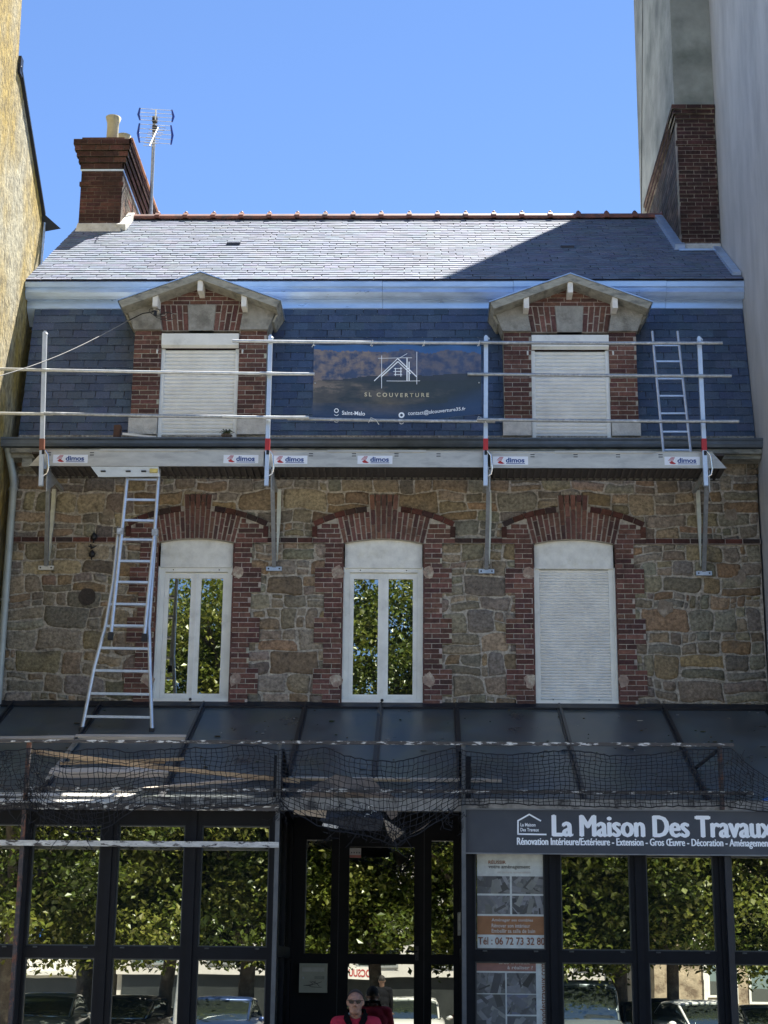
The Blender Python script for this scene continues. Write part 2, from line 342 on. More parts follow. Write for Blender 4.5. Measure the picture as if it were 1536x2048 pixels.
def rubble(z0, z1, pat):
    z = z0
    hs = []
    while z < z1 - .12: h = random.choice(pat) * U(.9, 1.1); hs.append(h); z += h
    k = (z1 - z0) / sum(hs); z = z0
    for h in hs:
        h *= k; x = XL + U(-.1, 0)
        while x < XR_:
            w_ = U(.7, 2.3) * h if h > .17 else U(1.2, 3.6) * h
            w_ = min(w_, .62)
            x2 = min(x + w_, XR_ + .02)
            if XR_ - x2 < .1: x2 = XR_ + .01
            t = R(); xa = max(x, XL)
            cells = [(xa, x2, z, z + h)]
            if h > .17 and t < .36:
                m_ = z + h * U(.38, .62); cells = [(xa, x2, z, m_), (xa, x2, m_, z + h)]
                if R() < .5: q = xa + (x2 - xa) * U(.35, .65); cells = [(xa, x2, z, m_), (xa, q, m_, z + h), (q, x2, m_, z + h)]
            elif h > .17 and t < .52:
                q = xa + (x2 - xa) * U(.3, .45); m_ = z + h * U(.4, .6); cells = [(xa, q, z, m_), (xa, q, m_, z + h), (q, x2, z, z + h)]
            for c in cells:
                for a, b_ in clip_iv(c[0], c[1], c[2], c[3]): stone(a, b_, c[2], c[3], jit(random.choice(SC), .2))
            x = x2
        z += h
rubble(Z0 - .1, ZS - .03, [.30, .22, .17, .27, .14, .24])
rubble(ZS + .04, ZT, [.24, .20, .27, .17])
wb.build('stone_wall', M_STONE, house)
# side and back walls, plain
b = MB(); b.box(XL, XL + .3, 1.1, 7.2, .9, 10.7); b.box(XR_ - .3, XR_, 1.1, 7.2, .9, 10.7); b.box(XL, XR_, 7.2, 7.5, .9, 10.7)
b.build('rear_wall', M_CEMENT, house)

# -- brick string course and frieze
b = MB(); fr = frame_y(0)
DK = [(.085, .036, .028), (.065, .034, .028), (.11, .045, .032), (.05, .034, .03)]
ac = []
for a, b_ in WIN: c = (a + b_) / 2; ac.append((c - .93, c + .93))
segs = [(XL, ac[0][0]), (ac[0][1], ac[1][0]), (ac[1][1], ac[2][0]), (ac[2][1], XR_)]
for a, b_ in segs:
    b = MB(); course(b, fr, a, b_, ZS - .035, ZS + .035, .062, U(0, .1), cols=DK, back=.09)
    b.build('string_course', M_BRICK, house)
b = MB()
brickwork(b, frame_y(0), ZT, ZT + .30, lambda z, i: [(XL, XR_)], .04, cols=DK + BR[:2], mort=(.2, .17, .13))
b.build('frieze', M_BRICK, house)

# -- window surrounds
def surround(xa, xb, idx):
    b = MB(); c = (xa + xb) / 2; a = (xb - xa) / 2; D = .048; Y = 0
    fr = frame_y(0)
    def rng(z, i):
        k = int((ZS - .03 - z) / .066) // 5
        wd = .37 if k % 2 else .245
        return [(xa - wd, xa), (xb, xb + wd)]
    brickwork(b, fr, Z0 - .03, ZS - .035, rng, D)
    # reveals (inner faces) of brick
    for s, x in ((1, xa), (-1, xb)):
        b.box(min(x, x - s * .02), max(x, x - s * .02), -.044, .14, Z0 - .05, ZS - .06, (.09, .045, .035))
    # arch: voussoir fan
    zs = ZS - .04; r0 = 2.2; cz = zs - r0 + .065 - .0; N = 17; half = math.asin((a + .01) / r0)
    rt = r0 + .40
    zl = ZS + .0; RL = 2.05; lc = ZS + .47 - RL      # label arch circle: crown at ZS+.47
    def ztop(x): return lc + math.sqrt(max(0, RL * RL - (x - c) ** 2))
    # mortar backing plate under fan, spandrels and key
    pts = [(c - .93, zs + .0)]
    n = 16
    pts = [Vector((c - .93, -.04, ZS - .035)), Vector((c - .93, -.04, ztop(c - .93)))] + [Vector((c - .93 + 1.86 * i / n, -.04, ztop(c - .93 + 1.86 * i / n))) for i in range(1, n)] + [Vector((c + .93, -.04, ztop(c + .93))), Vector((c + .93, -.04, ZS - .035))]
    low = [Vector((c + math.sin(half * (1 - 2 * i / 12)) * r0, -.04, cz + math.cos(half * (1 - 2 * i / 12)) * r0)) for i in range(13)]
    # split into quads along x so the polygon stays simple
    m = 24
    for i in range(m):
        x0 = c - .93 + 1.86 * i / m; x1 = c - .93 + 1.86 * (i + 1) / m
        def zl_(x): return cz + math.sqrt(r0 * r0 - (x - c) ** 2) if abs(x - c) < a + .012 else ZS - .035
        b.hexa([(x0, .02, zl_(x0)), (x0, .02, ztop(x0)), (x1, .02, ztop(x1)), (x1, .02, zl_(x1)),
                (x0, -.041, zl_(x0)), (x0, -.041, ztop(x0)), (x1, -.041, ztop(x1)), (x1, -.041, zl_(x1))], MORT)
    for i in range(N):
        a0 = -half + 2 * half * i / N; a1 = -half + 2 * half * (i + 1) / N; am = (a0 + a1) / 2
        key = abs(i - N // 2) <= 2
        xm = c + math.sin(am) * (r0 + .3)
        top = (ztop(xm) - .07 - cz) / math.cos(am)
        if key: top = r0 + .60
        lens = ([.09, .19, .5] if i % 2 else [.19, .19, .5])
        r = r0; k = 0
        while r < top - .02:
            r2 = min(r + (lens[k % 3] if k == 0 else .205), top)
            if top - r2 < .05: r2 = top
            voussoir(b, c, cz, a0, a1, r + .004, r2 - .004, 0, D + (.008 if key else 0), jit(random.choice(BR + BR[3:4]), .18), g=.0085)
            r = r2; k += 1
        if key: voussoir(b, c, cz, a0 - .002, a1 + .002, r0, top, 0, .04, MORT, g=0)
    # spandrels
    xf = lambda z: (math.tan(half) * (z - cz)) + .012
    def rs(z, i):
        zz = z + .033
        x = math.sqrt(max(0, RL * RL - (zz + .075 - lc) ** 2)) if zz + .075 > lc else .93
        x = min(x, .87 if z > ZS + .04 else .93)
        return [(c - x, c - xf(z)), (c + xf(z), c + x)] if x > xf(z) + .03 else []
    brickwork(b, fr, ZS - .035, ZS + .36, rs, D)
    # label mould: dark headers laid along the curve, upright ends
    thm = math.asin(.93 / RL); nn = 13; kx = .225
    for i in range(nn):
        a0 = -thm + 2 * thm * i / nn; a1 = -thm + 2 * thm * (i + 1) / nn
        if abs(math.sin((a0 + a1) / 2) * RL) < kx + .05: continue
        voussoir(b, c, lc, a0, a1, RL - .07, RL + .0, 0, .066, jit(random.choice(DK), .2), g=.005)
    for s in (-1, 1):
        x = c + s * .90; z1 = ztop(x) - .075
        for q in range(1): brick(b, fr, x - .033, x + .033, ZS + .045, z1, .062, jit(random.choice(DK), .2))
    o = b.build('window_surround', M_BRICK, house)
    # cement patches where shutter hinges were removed
    for (sx, z) in ((-1, 6.62), (1, 6.62), (-1, 5.22), (1, 5.22)):
        if R() < .15: continue
        p = MB()
        x = (xa if sx < 0 else xb) + sx * .07; n = 9
        pts = [Vector((x + math.cos(2 * math.pi * k / n) * U(.055, .10), -.0515, z + math.sin(2 * math.pi * k / n) * U(.06, .115))) for k in range(n)]
        p.prism(pts, (0, .02, 0))
        p.build('mortar_patch', mat('patch_mortar', (.34, .25, .19), .9, nscale=16, namt=.35, patch=(.5, .44, .33), pscale=9, bump=.6), o)
    return cz, r0, half
for i, (xa, xb) in enumerate(WIN): cz_, r0_, hf_ = surround(xa, xb, i)

# -- first-floor windows
def window(xa, xb, shutter):
    c = (xa + xb) / 2; b = MB(); y = .06; ztop = 6.985; fw = .075
    # arched head board filling the opening
    n = 12; pts = []
    rr = r0_
    for i in range(n + 1):
        x = xa + .012 + (xb - xa - .024) * i / n; pts.append((x, cz_ + math.sqrt(rr * rr - (x - c) ** 2) + .004))
    head = MB(); zb = 6.70
    head.prism([Vector((x, .03, z)) for x, z in pts] + [Vector((pts[-1][0], .03, zb)), Vector((pts[0][0], .03, zb))], (0, .12, 0))
    b.box(xa, xa + fw, y, y + .08, Z0 + .0, zb); b.box(xb - fw, xb, y, y + .08, Z0, zb)
    b.box(xa + fw, xb - fw, y, y + .08, Z0, Z0 + .055); b.box(xa - .01, xb + .01, -.03, y, Z0 - .005, Z0 + .045)
    for s in (0, 1):
        x = xa + .0 if not s else xb - .012
        b.box(x, x + .012, -.02, y, Z0 + .045, zb)
    o = None
    if not shutter:
        b.box(xa + fw, xb - fw, y - .01, y + .07, zb - .052, zb - .002)
        b.box(xa + fw, xb - fw, y + .03, y + .08, zb - .075, zb - .056)
        z1 = zb - .078; z0 = Z0 + .057
        o = b.build('window', M_WHITE, house); head.build('roller_box', M_CREAM, o)
        mid = c
        for k, (p, q) in enumerate(((xa + fw + .002, mid - .012), (mid + .012, xb - fw - .002))):
            s_ = MB(); st_ = .055; yy = y + .018
            s_.box(p, p + st_, yy, yy + .05, z0, z1); s_.box(q - st_, q, yy, yy + .05, z0, z1)
            s_.box(p + st_, q - st_, yy, yy + .05, z0, z0 + st_ + .01); s_.box(p + st_, q - st_, yy, yy + .05, z1 - st_, z1)
            s_.build('sash', M_WHITE, o)
            g = MB(); g.box(p + st_ - .004, q - st_ + .004, yy + .022, yy + .03, z0 + st_ + .004, z1 - st_ + .002); g.build('pane', M_GLASS, o)
            for (gx0, gx1, gz0, gz1) in ((p + st_, p + st_ + .006, z0 + st_ + .01, z1 - st_), (q - st_ - .006, q - st_, z0 + st_ + .01, z1 - st_)):
                pass
        a = MB(); a.box(mid - .0115, mid + .0115, y + .005, y + .06, z0, z1); a.build('astragal', M_WHITE, o)
        for sx in (-.3, .3): h = MB(); h.ball((c + sx, y - .012, zb - .026), .008, 8, 6); h.build('stop_peg', M_BLACK, o)
        h = MB(); h.ball((c, -.032, Z0 + .03), .02, 8, 6); h.build('stop_peg', M_BLACK, o)
    else:
        o = b.build('window', M_WHITE, house); head.build('roller_box', M_CREAM, o)
        slats(xa + fw, xb - fw, Z0 + .03, zb - .004, y + .025, o, .0375, (.09, .92))
    return o
def slats(x0, x1, z0, z1, y, parent, pitch, holes):
    s = MB(); n = round((z1 - z0) / pitch); h = (z1 - z0) / n
    prof = []
    for i in range(n):
        z = z0 + i * h
        for t, d in ((.0, .018), (.05, .006), (.2, -.002), (.5, -.010), (.8, -.006), (.95, .006)): prof.append((z + t * h, y + d))
    prof.append((z1, y + .018))
    vs = [(x0, q[1], q[0]) for q in prof] + [(x1, q[1], q[0]) for q in prof]; k = len(prof)
    s.add(vs, [(i, i + k, i + k + 1, i + 1) for i in range(k - 1)], smooth=False)
    s.box(x0, x1, y + .020, y + .028, z0, z1)
    s.box(x0, x1, y - .012, y + .009, z0 - .028, z0 - .001)
    o = s.build('roller_shutter', M_SHUT, parent)
    if holes:
        for f in (.17, .82): h_ = MB(); h_.ball((x0 + (x1 - x0) * f, y - .012, z0 + .035), .009, 8, 6); h_.build('stop_peg', M_BLACK, parent)
    return o
for i, (xa, xb) in enumerate(WIN): window(xa, xb, i == 2)

# -- cornice, modillions, gutter
zg1 = W(768, 877, -.40).z; zg0 = W(768, 892, -.40).z
b = MB()
b.box(XL - .02, XR_ + .02, -.33, .0, zg0 - .07, zg0 - .012, (0, 0, 0))
b.box(XL - .02, XR_ + .02, -.26, .0, zg0 - .12, zg0 - .072)
x = XL + .12
while x < XR_ - .1:
    b.box(x, x + .13, -.24, .0, zg0 - .24, zg0 - .122); x += .74
b.build('cornice', M_WOODGREY, house)
g = MB(); prof = [(-.02, zg1 - .0), (-.40, zg1), (-.42, zg1 - .012), (-.40, zg1 - .03), (-.392, zg0 + .03), (-.375, zg0), (-.02, zg0 - .008)]
n = len(prof)
g.add([(XL - .16, a, c) for a, c in prof] + [(XR_ + .03, a, c) for a, c in prof], [(i, (i + 1) % n, n + (i + 1) % n, n + i) for i in range(n)] + [tuple(range(n)), tuple(range(2 * n - 1, n - 1, -1))])
g.tube([(XL - .16, -.40, zg1 + .004), (XR_ + .03, -.40, zg1 + .004)], .011, 8)
g.box(XL - .16, XR_ + .03, -.40, -.394, zg0 + .038, zg0 + .05)
g.build('gutter', M_GUTTER, house)

# -- mansard slates
YM0, YM1 = -.0, .42
ZM0 = zg1 + .01; ZM1 = W(768, 616, YM1).z
b = MB()
def slate_field(b, x0, x1, p0, p1, rows, wid, cols, gap=.004, th=.006, lift=.010, skipf=None):
    """p0 bottom (y,z), p1 top (y,z); overlapping slates"""
    dy, dz = p1[0] - p0[0], p1[1] - p0[1]; L = math.hypot(dy, dz); uy, uz = dy / L, dz / L; ny, nz = -uz, uy      # outward normal
    e = L / rows
    b.hexa([(x0, p0[0], p0[1]), (x0, p1[0], p1[1]), (x1, p1[0], p1[1]), (x1, p0[0], p0[1])] and
           [(x0, p0[0] - ny * .05, p0[1] - nz * .05), (x0, p1[0] - ny * .05, p1[1] - nz * .05), (x1, p1[0] - ny * .05, p1[1] - nz * .05), (x1, p0[0] - ny * .05, p0[1] - nz * .05),
            (x0, p0[0], p0[1]), (x0, p1[0], p1[1]), (x1, p1[0], p1[1]), (x1, p0[0], p0[1])], (.02, .022, .03))
    for r in range(rows):
        x = x0 - (r % 2) * wid / 2 + U(-.01, .01)
        while x < x1:
            a, c = max(x, x0), min(x + wid * U(.94, 1.06) - gap, x1)
            if c - a > .02:
                s0 = r * e + U(-.003, .003); s1 = min(s0 + e * 1.35, L + .01); l0 = lift + U(0, .004); l1 = .001
                if not (skipf and skipf((a + c) / 2, s0)):
                    def P(x_, s_, l_): return (x_, p0[0] + uy * s_ + ny * l_, p0[1] + uz * s_ + nz * l_)
                    t = U(-.0015, .0015)
                    b.hexa([P(a, s0, l0 + t - th), P(a, s1, l1 - .0005), P(c, s1, l1 - .0005), P(c, s0, l0 - t - th), P(a, s0, l0 + t), P(a, s1, l1 + .0025), P(c, s1, l1 + .0025), P(c, s0, l0 - t)], jit(random.choice(cols), .12))
            x += wid
BS = [(.055, .084, .138), (.063, .094, .148), (.048, .076, .126), (.058, .086, .134)]
DC = [400, 1142]      # dormer centres in the photograph
slate_field(b, XL - .02, XR_ + .02, (YM0, ZM0), (YM1, ZM1), 18, .195, BS + [(.075, .105, .155), (.043, .068, .115)], lift=.014)
b.build('mansard_slates', M_SLATE, house)
h = MB()          # copper slate hooks
for r in range(1, 18):
    x = XL + .05 + (r % 2) * .095
    while x < XR_:
        t = r / 18; h.ball((x, YM0 + (YM1 - YM0) * t - .017, ZM0 + (ZM1 - ZM0) * t), .0035, 5, 4); x += .19
tag(h.build('slate_hooks', M_ALU, house), kind='stuff')

# -- zinc eaves flashing
EY = .22; ZE = W(768, 564, EY).z
prof = [(YM1 - .02, ZM1 - .012), (YM1 - .03, W(768, 600, YM1 - .03).z), (.30, W(768, 598, .30).z), (.27, W(768, 592, .27).z), (.235, W(768, 584, .235).z), (.25, W(768, 577, .25).z),
        (EY, W(768, 573, EY).z), (EY - .01, ZE), (EY + .02, ZE + .03), (.9, ZE + .3), (.9, ZM1 - .2), (YM1 + .2, ZM1 - .2)]
b = MB(); n = len(prof)
cuts = [XL - .13, -3.1, -.6, 1.2, 3.3, XR_ + .03]
for k in range(5):
    q = [(a - (.003 if k % 2 else 0), c + (.002 if k % 2 else 0)) for a, c in prof]
    b.add([(cuts[k], a, c) for a, c in q] + [(cuts[k + 1] - .004, a, c) for a, c in q], [(i, (i + 1) % n, n + (i + 1) % n, n + i) for i in range(n)] + [tuple(range(n)), tuple(range(2 * n - 1, n - 1, -1))])
b.build('zinc_eaves_flashing', M_ZINC, house)

# -- upper roof
RY, RZ = 3.6, W(768, 438, 3.6).z; E0 = (EY + .0, ZE + .035)
b = MB()
GS = [(.152, .178, .232), (.160, .186, .24), (.146, .171, .226), (.168, .192, .245), (.155, .181, .235)]
slate_field(b, XL - .13, XR_ + .02, E0, (RY, RZ), 31, .21, GS, th=.007, lift=.013)
b.build('roof_slates', M_SLATE2, house)
b = MB(); b.add([(XL - .1, RY, RZ), (XR_, RY, RZ), (XR_, 7.3, 10.9), (XL - .1, 7.3, 10.9)], [(0, 1, 2, 3)]); b.build('rear_roof_slope', M_SLATE2, house)
RN = Vector((0, -(RZ - E0[1]), RY - E0[0])).normalized()
def on_roof(px, py): return hit(px, py, (0, E0[0], E0[1]), RN)
for px, py in ((467, 491), (1135, 497)):
    v = MB()
    p = on_roof(px, py); s = Vector((0, RY - E0[0], RZ - E0[1])).normalized(); x = Vector((1, 0, 0))
    a = p + RN * .018; q = a + s * .09 + RN * .03
    v.hexa([a - x * .1 - RN * .03, q - x * .1 - RN * .05, q + x * .1 - RN * .05, a + x * .1 - RN * .03, a - x * .1 + RN * .03, q - x * .1, q + x * .1, a + x * .1 + RN * .03], (.035, .045, .07))
    v.build('roof_vent', M_SLATE, house)
b = MB(); xa, xb = W(262, 432, RY).x, W(1325, 435, RY).x; n = 19; L = (xb - xa) / n
for i in range(n):
    x = xa + i * L
    def half(x0, x1, r0, r1, z):
        vs = []
        for k in range(9):
            t = math.pi * k / 8
            vs.append((x0, RY - math.cos(t) * r0 * 1.15, z - .06 + math.sin(t) * r0))
        for k in range(9):
            t = math.pi * k / 8
            vs.append((x1, RY - math.cos(t) * r1 * 1.15, z - .06 + math.sin(t) * r1))
        b.add(vs, [(k, k + 1, k + 10, k + 9) for k in range(8)] + [tuple(range(8, -1, -1)), tuple(range(9, 18))], jit((.22, .085, .055), .2), False)
    half(x, x + L, .125, .125, RZ + .01); half(x + L - .035, x + L + .035, .145, .145, RZ + .014)
    b.ball((x + L, RY - .04, RZ + .085), (.034, .04, .036), 8, 6, (.3, .2, .15))
b.build('ridge_tiles', M_TERRA, house)
# lead / cement flashing down the right verge
b = MB()
for (p1, p2) in (((1492, 552), (1445, 492)),):
    a, c = on_roof(*p1), on_roof(*p2); a.x = c.x = XR_ - .04; b.beam(a + RN * .03, c + RN * .03, .12, .05, up=RN)
b.build('verge_flashing', M_ZINC, house)

# -- dormers
def dormer(cx):
    def P(px, py, Y=0.): return W(px + cx - 400, py + (3 if cx > 1000 else 0), Y)
    fy = -.045; b = MB(); fr = frame_y(fy)
    xl0, xl1 = P(266, 760).x, P(320.5, 760).x; xr0, xr1 = P(476.5, 760).x, P(532, 760).x; zt = P(400, 664).z; zb = P(400, 838).z
    if True:
        m = (xl0 + xr1) / 2; w1 = (xr1 - xl0) / 2; w0 = (xr0 - xl1) / 2; xl0, xl1, xr0, xr1 = m - w1, m - w0, m + w0, m + w1
    brickwork(b, fr, zb, zt, lambda z, i: [(xl0, xl1), (xr0, xr1)], .0, back=.4)
    b.box(xl0, xr1, fy + .30, .75, zb - .2, zt + .15, (.1, .05, .04))
    # lintel zone : voussoirs left and right of the keystone
    z2 = P(400, 612).z; zk = zt; kc = m
    kw0, kw1 = .165, .19
    b.box(xl1 - .03, xr0 + .03, fy + .006, fy + .4, zt, z2, MORT)
    for s in (-1, 1):
        n = 5
        for i in range(n):
            a0, a1 = kw0 + (w0 - kw0 + .0) * i / n, kw0 + (w0 - kw0) * (i + 1) / n
            t0, t1 = kw1 + (w0 + .06 - kw1) * i / n, kw1 + (w0 + .06 - kw1) * (i + 1) / n
            cut = U(.3, .4) if i % 2 else U(.6, .7)
            for (f0, f1) in ((0, cut), (cut, 1)):
                def X(f, u, v): return m + s * (u + (v - u) * f)
                g = .008; zz0 = zt + (z2 - zt) * f0 + g; zz1 = zt + (z2 - zt) * f1 - g
                q = [(X(f0, a0, t0) + s * g, zz0), (X(f1, a0, t0) + s * g, zz1), (X(f1, a1, t1) - s * g, zz1), (X(f0, a1, t1) - s * g, zz0)]
                b.hexa([(x, fy + .03, z) for x, z in q] + [(x, fy, z) for x, z in q], jit(random.choice(BR), .2))
    # tympanum
    apex = P(399, 562); ex = P(262, 612)
    slope = (apex.z - z2) / (m - ex.x)
    def rt_(z, i):
        x = (apex.z - (z + .02)) / slope
        return [(m - x, m + x)] if x > .04 else []
    brickwork(b, fr, z2, apex.z, rt_, .0, back=.3)
    d = b.build('dormer', M_BRICK, house)
    k = MB(); k.prism([(m - kw0, fy - .012, zt), (m - kw1, fy - .012, z2), (m + kw1, fy - .012, z2), (m + kw0, fy - .012, zt)], (0, .1, 0)); k.build('keystone', M_CEMENT, d)
    for s in (-1, 1):
        c = MB(); base = [(w0 + .001, 0), (w0 + .06, 1), (w0 + .40, 1.02), (w0 + .47, .9), (w0 + .48, .68), (w0 + .44, .42), (w0 + .385, .02), (w1 + .0, 0)]
        pts = [(m + s * u, fy - .05, zt + (z2 - zt) * v) for u, v in base]
        c.prism(pts, (0, .32, 0))
        # volute
        sp = [Vector((m + s * (w0 + .40), fy - .055, z2 - .085)) + Vector((math.cos(t) * r_, 0, math.sin(t) * r_)) for t, r_ in [(i * .45, .012 + .0028 * i) for i in range(24)]]
        c.tube(sp, .006, 5)
        c.build('console', M_CEMENT, d)
        sb = MB(); x0, x1 = (xl0 - .02, xl1 - .01) if s < 0 else (xr0 + .01, xr1 + .02); za = P(400, 871).z
        sb.box(x0, x1, fy - .02, fy + .3, za, zb - .004)
        o = sb.build('base_block', M_CEMLIGHT, d)
    # gable roof
    r = MB(); e0 = P(240, 602, -.33); ap = P(399, 545, -.33); w_ = (P(563, 602, -.33).x - e0.x) / 2; mx = m
    th = .10
    for s in (-1, 1):
        A = Vector((mx, -.33, ap.z)); E = Vector((mx + s * w_, -.33, e0.z)); A2 = A - Vector((0, 0, th)); E2 = Vector((mx + s * (w_ - .05), -.33, e0.z - .09))
        r.hexa([A2, A, E, E2] and [A2 + Vector((0, 1.1, 0)), A + Vector((0, 1.1, 0)), E + Vector((0, 1.1, 0)), E2 + Vector((0, 1.1, 0)), A2, A, E, E2])
        # end fascia (eaves soffit going back to the console)
        r.hexa([E2 + Vector((0, .26, 0)), E2 + Vector((0, 1.0, 0)), E2 + Vector((-s * .05, 1.0, -.10)), E2 + Vector((-s * .05, .30, -.10)),
                E2 + Vector((-s * .03, .26, 0)), E2 + Vector((-s * .03, 1.0, 0)), E2 + Vector((-s * .08, 1.0, -.10)), E2 + Vector((-s * .08, .30, -.10))])
    r.build('gable_roof', M_WOODGREY, d)
    z_ = MB()
    for s in (-1, 1):
        A = Vector((mx, -.345, ap.z + .004)); E = Vector((mx + s * (w_ + .015), -.345, e0.z))
        z_.hexa([A + Vector((0, 1.1, 0)), A + Vector((0, 1.1, .012)), E + Vector((0, 1.1, .012)), E + Vector((0, 1.1, 0)), A, A + Vector((0, 0, .012)), E + Vector((0, 0, .012)), E])
    z_.build('roof_covering', M_ZINC, d)
    for f, dz in ((0, -.03), (-.55, -.0), (.55, -.0)):
        x = mx + f * w_; zz = ap.z + (e0.z - ap.z) * abs(f) - th - .002 + dz * 0
        q = MB(); q.box(x - .035, x + .035, -.30, fy - .001, zz - .15, zz + .02); q.build('rafter_end', M_BLOCKWHITE, d)
    # window with roller shutter
    bx = MB(); zx1, zx0 = P(400, 671).z, P(400, 699).z
    bx.prism([(xl1 + .005, fy + .0, zx0), (xl1 + .005, fy - .05, zx0 + .03), (xl1 + .005, fy - .055, zx1 - .01), (xl1 + .005, fy + .0, zx1)], (w0 * 2 - .01, 0, 0))
    bx.build('shutter_box', M_WHITE, d)
    gd = MB(); zz = P(400, 876, 0).z
    gd.box(xl1, xl1 + .05, fy + .03, fy + .1, zz, zx0); gd.box(xr0 - .05, xr0, fy + .03, fy + .1, zz, zx0); gd.box(xl1, xr0, fy + .11, fy + .2, zz, zx0)
    gd.build('shutter_guides', M_WHITE, d)
    slats(xl1 + .05, xr0 - .05, zz + .03, zx0, fy + .06, d, .053, None)
    for s in (-1, 1): hk = MB(); hk.tube([(m + s * (w0 + .05), fy, zx0 - .03), (m + s * (w0 + .05), fy - .04, zx0 - .04), (m + s * (w0 + .05), fy - .04, zx0 - .09)], .012, 6); hk.build('shutter_hinge_pin', M_BLOCKWHITE, d)
    return m, fy, z2, w0
DM = [dormer(c) for c in DC]

# -- chimney stacks
def chim_left():
    f = on_roof(198, 462); Y = f.y
    x0, x1 = W(157, 440, Y).x, W(240, 440, Y).x; zb = f.z - .15; z1 = W(200, 338, Y).z; z2 = W(200, 285, Y).z; zt = W(200, 276, Y).z
    yb = 6.4
    def frs(X): return lambda u, v, d: Vector((X + d, u, v))
    b = MB(); g = dict(cols=[(.075, .034, .029), (.062, .030, .027), (.09, .042, .034), (.055, .028, .026)], mort=(.13, .105, .085))
    brickwork(b, frame_y(Y), zb, z1, lambda z, i: [(x0, x1)], 0, back=.2, **g)
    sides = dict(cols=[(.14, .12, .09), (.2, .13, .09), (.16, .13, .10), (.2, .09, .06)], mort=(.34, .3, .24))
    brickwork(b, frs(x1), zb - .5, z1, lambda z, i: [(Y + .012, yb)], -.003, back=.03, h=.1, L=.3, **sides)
    b.box(x0 + .01, x1 - .02, Y + .19, yb, zb - .6, z1, (.1, .05, .04))
    zc = W(200, 372, Y).z; course(b, frame_y(Y), x0 - .02, x1 + .02, zc, zc + .07, .02, .05, **g)
    # corbelled head
    n = 5; hh = (z2 - z1) / n
    for i in range(n):
        o = min(.02 + .03 * i, .13); b.hexa([(x0 - o + .01, yb, z1 + i * hh), (x0 - o + .01, yb, z1 + (i + 1) * hh), (x1 + o - .01, yb, z1 + (i + 1) * hh), (x1 + o - .01, yb, z1 + i * hh),
                (x0 - o + .01, Y - o + .01, z1 + i * hh), (x0 - o + .01, Y - o + .01, z1 + (i + 1) * hh), (x1 + o - .01, Y - o + .01, z1 + (i + 1) * hh), (x1 + o - .01, Y - o + .01, z1 + i * hh)], (.14, .1, .08))
        course(b, frame_y(Y - o), x0 - o, x1 + o, z1 + i * hh, z1 + (i + 1) * hh, 0, (i % 2) * .11, back=.1, **g)
        course(b, frs(x1 + o), Y - o + .005, yb, z1 + i * hh, z1 + (i + 1) * hh, 0, (i % 2) * .11, back=.1, **g)
    b.box(x0 - .02, x1 - .0, Y - .02, yb, z2, zt, (.12, .045, .035))
    ch = b.build('chimney', M_CHIM, house)
    q = MB(); q.box(x0 - .014, x1 + .014, Y - .014, Y, z1 - .04, z1 - .01)
    q.box(x1 + .001, x1 + .014, Y, yb, z1 - .04, z1 - .01); q.build('strap_band', M_ZINC, ch)
    q = MB(); q.box(x1 + .10, x1 + .155, Y - .11, yb, z2 + .003, z2 + .025, (.4, .2, .1)); q.build('drip_course', mat('orange_tile', (.40, .2, .12), .8, nscale=12, namt=.2), ch)  # strip in a lighter orange than the chimney bricks
    q = MB(); q.hexa([(x0 - .02, Y + .01, zb), (x0 - .01, Y + .01, zb + .30), (x1 + .01, Y + .01, zb + .30), (x1 + .02, Y + .01, zb), (x0 - .05, Y - .09, zb), (x0 - .01, Y - .02, zb + .26), (x1 + .01, Y - .02, zb + .26), (x1 + .05, Y - .09, zb)])
    a, c = Vector((x1 + .03, Y, f.z)), Vector((x1 + .03, RY, RZ)); q.beam(a + RN * .03, c + RN * .03, .14, .16, up=RN)
    q.build('base_flaunching', M_CEMLIGHT, ch)
    for (px, pt, pb, r) in ((227, 236, 280, .095), (248, 272, 300, .09)):
        yy = Y + .25 if px == 227 else Y + 1.1
        p = W(px, pt, yy); hgt = p.z - zt
        t = MB(); t.lathe((p.x, yy, zt), [(r * 1.03, 0), (r * .98, hgt * .6), (r * 1.02, hgt * .8), (r * 1.32, hgt), (r * 1.2, hgt + .004), (r * .9, hgt * .85), (r * .8, .0)]); t.build('chimney_pot', M_POT, ch)
    return Y, x1, zt
chim_left()
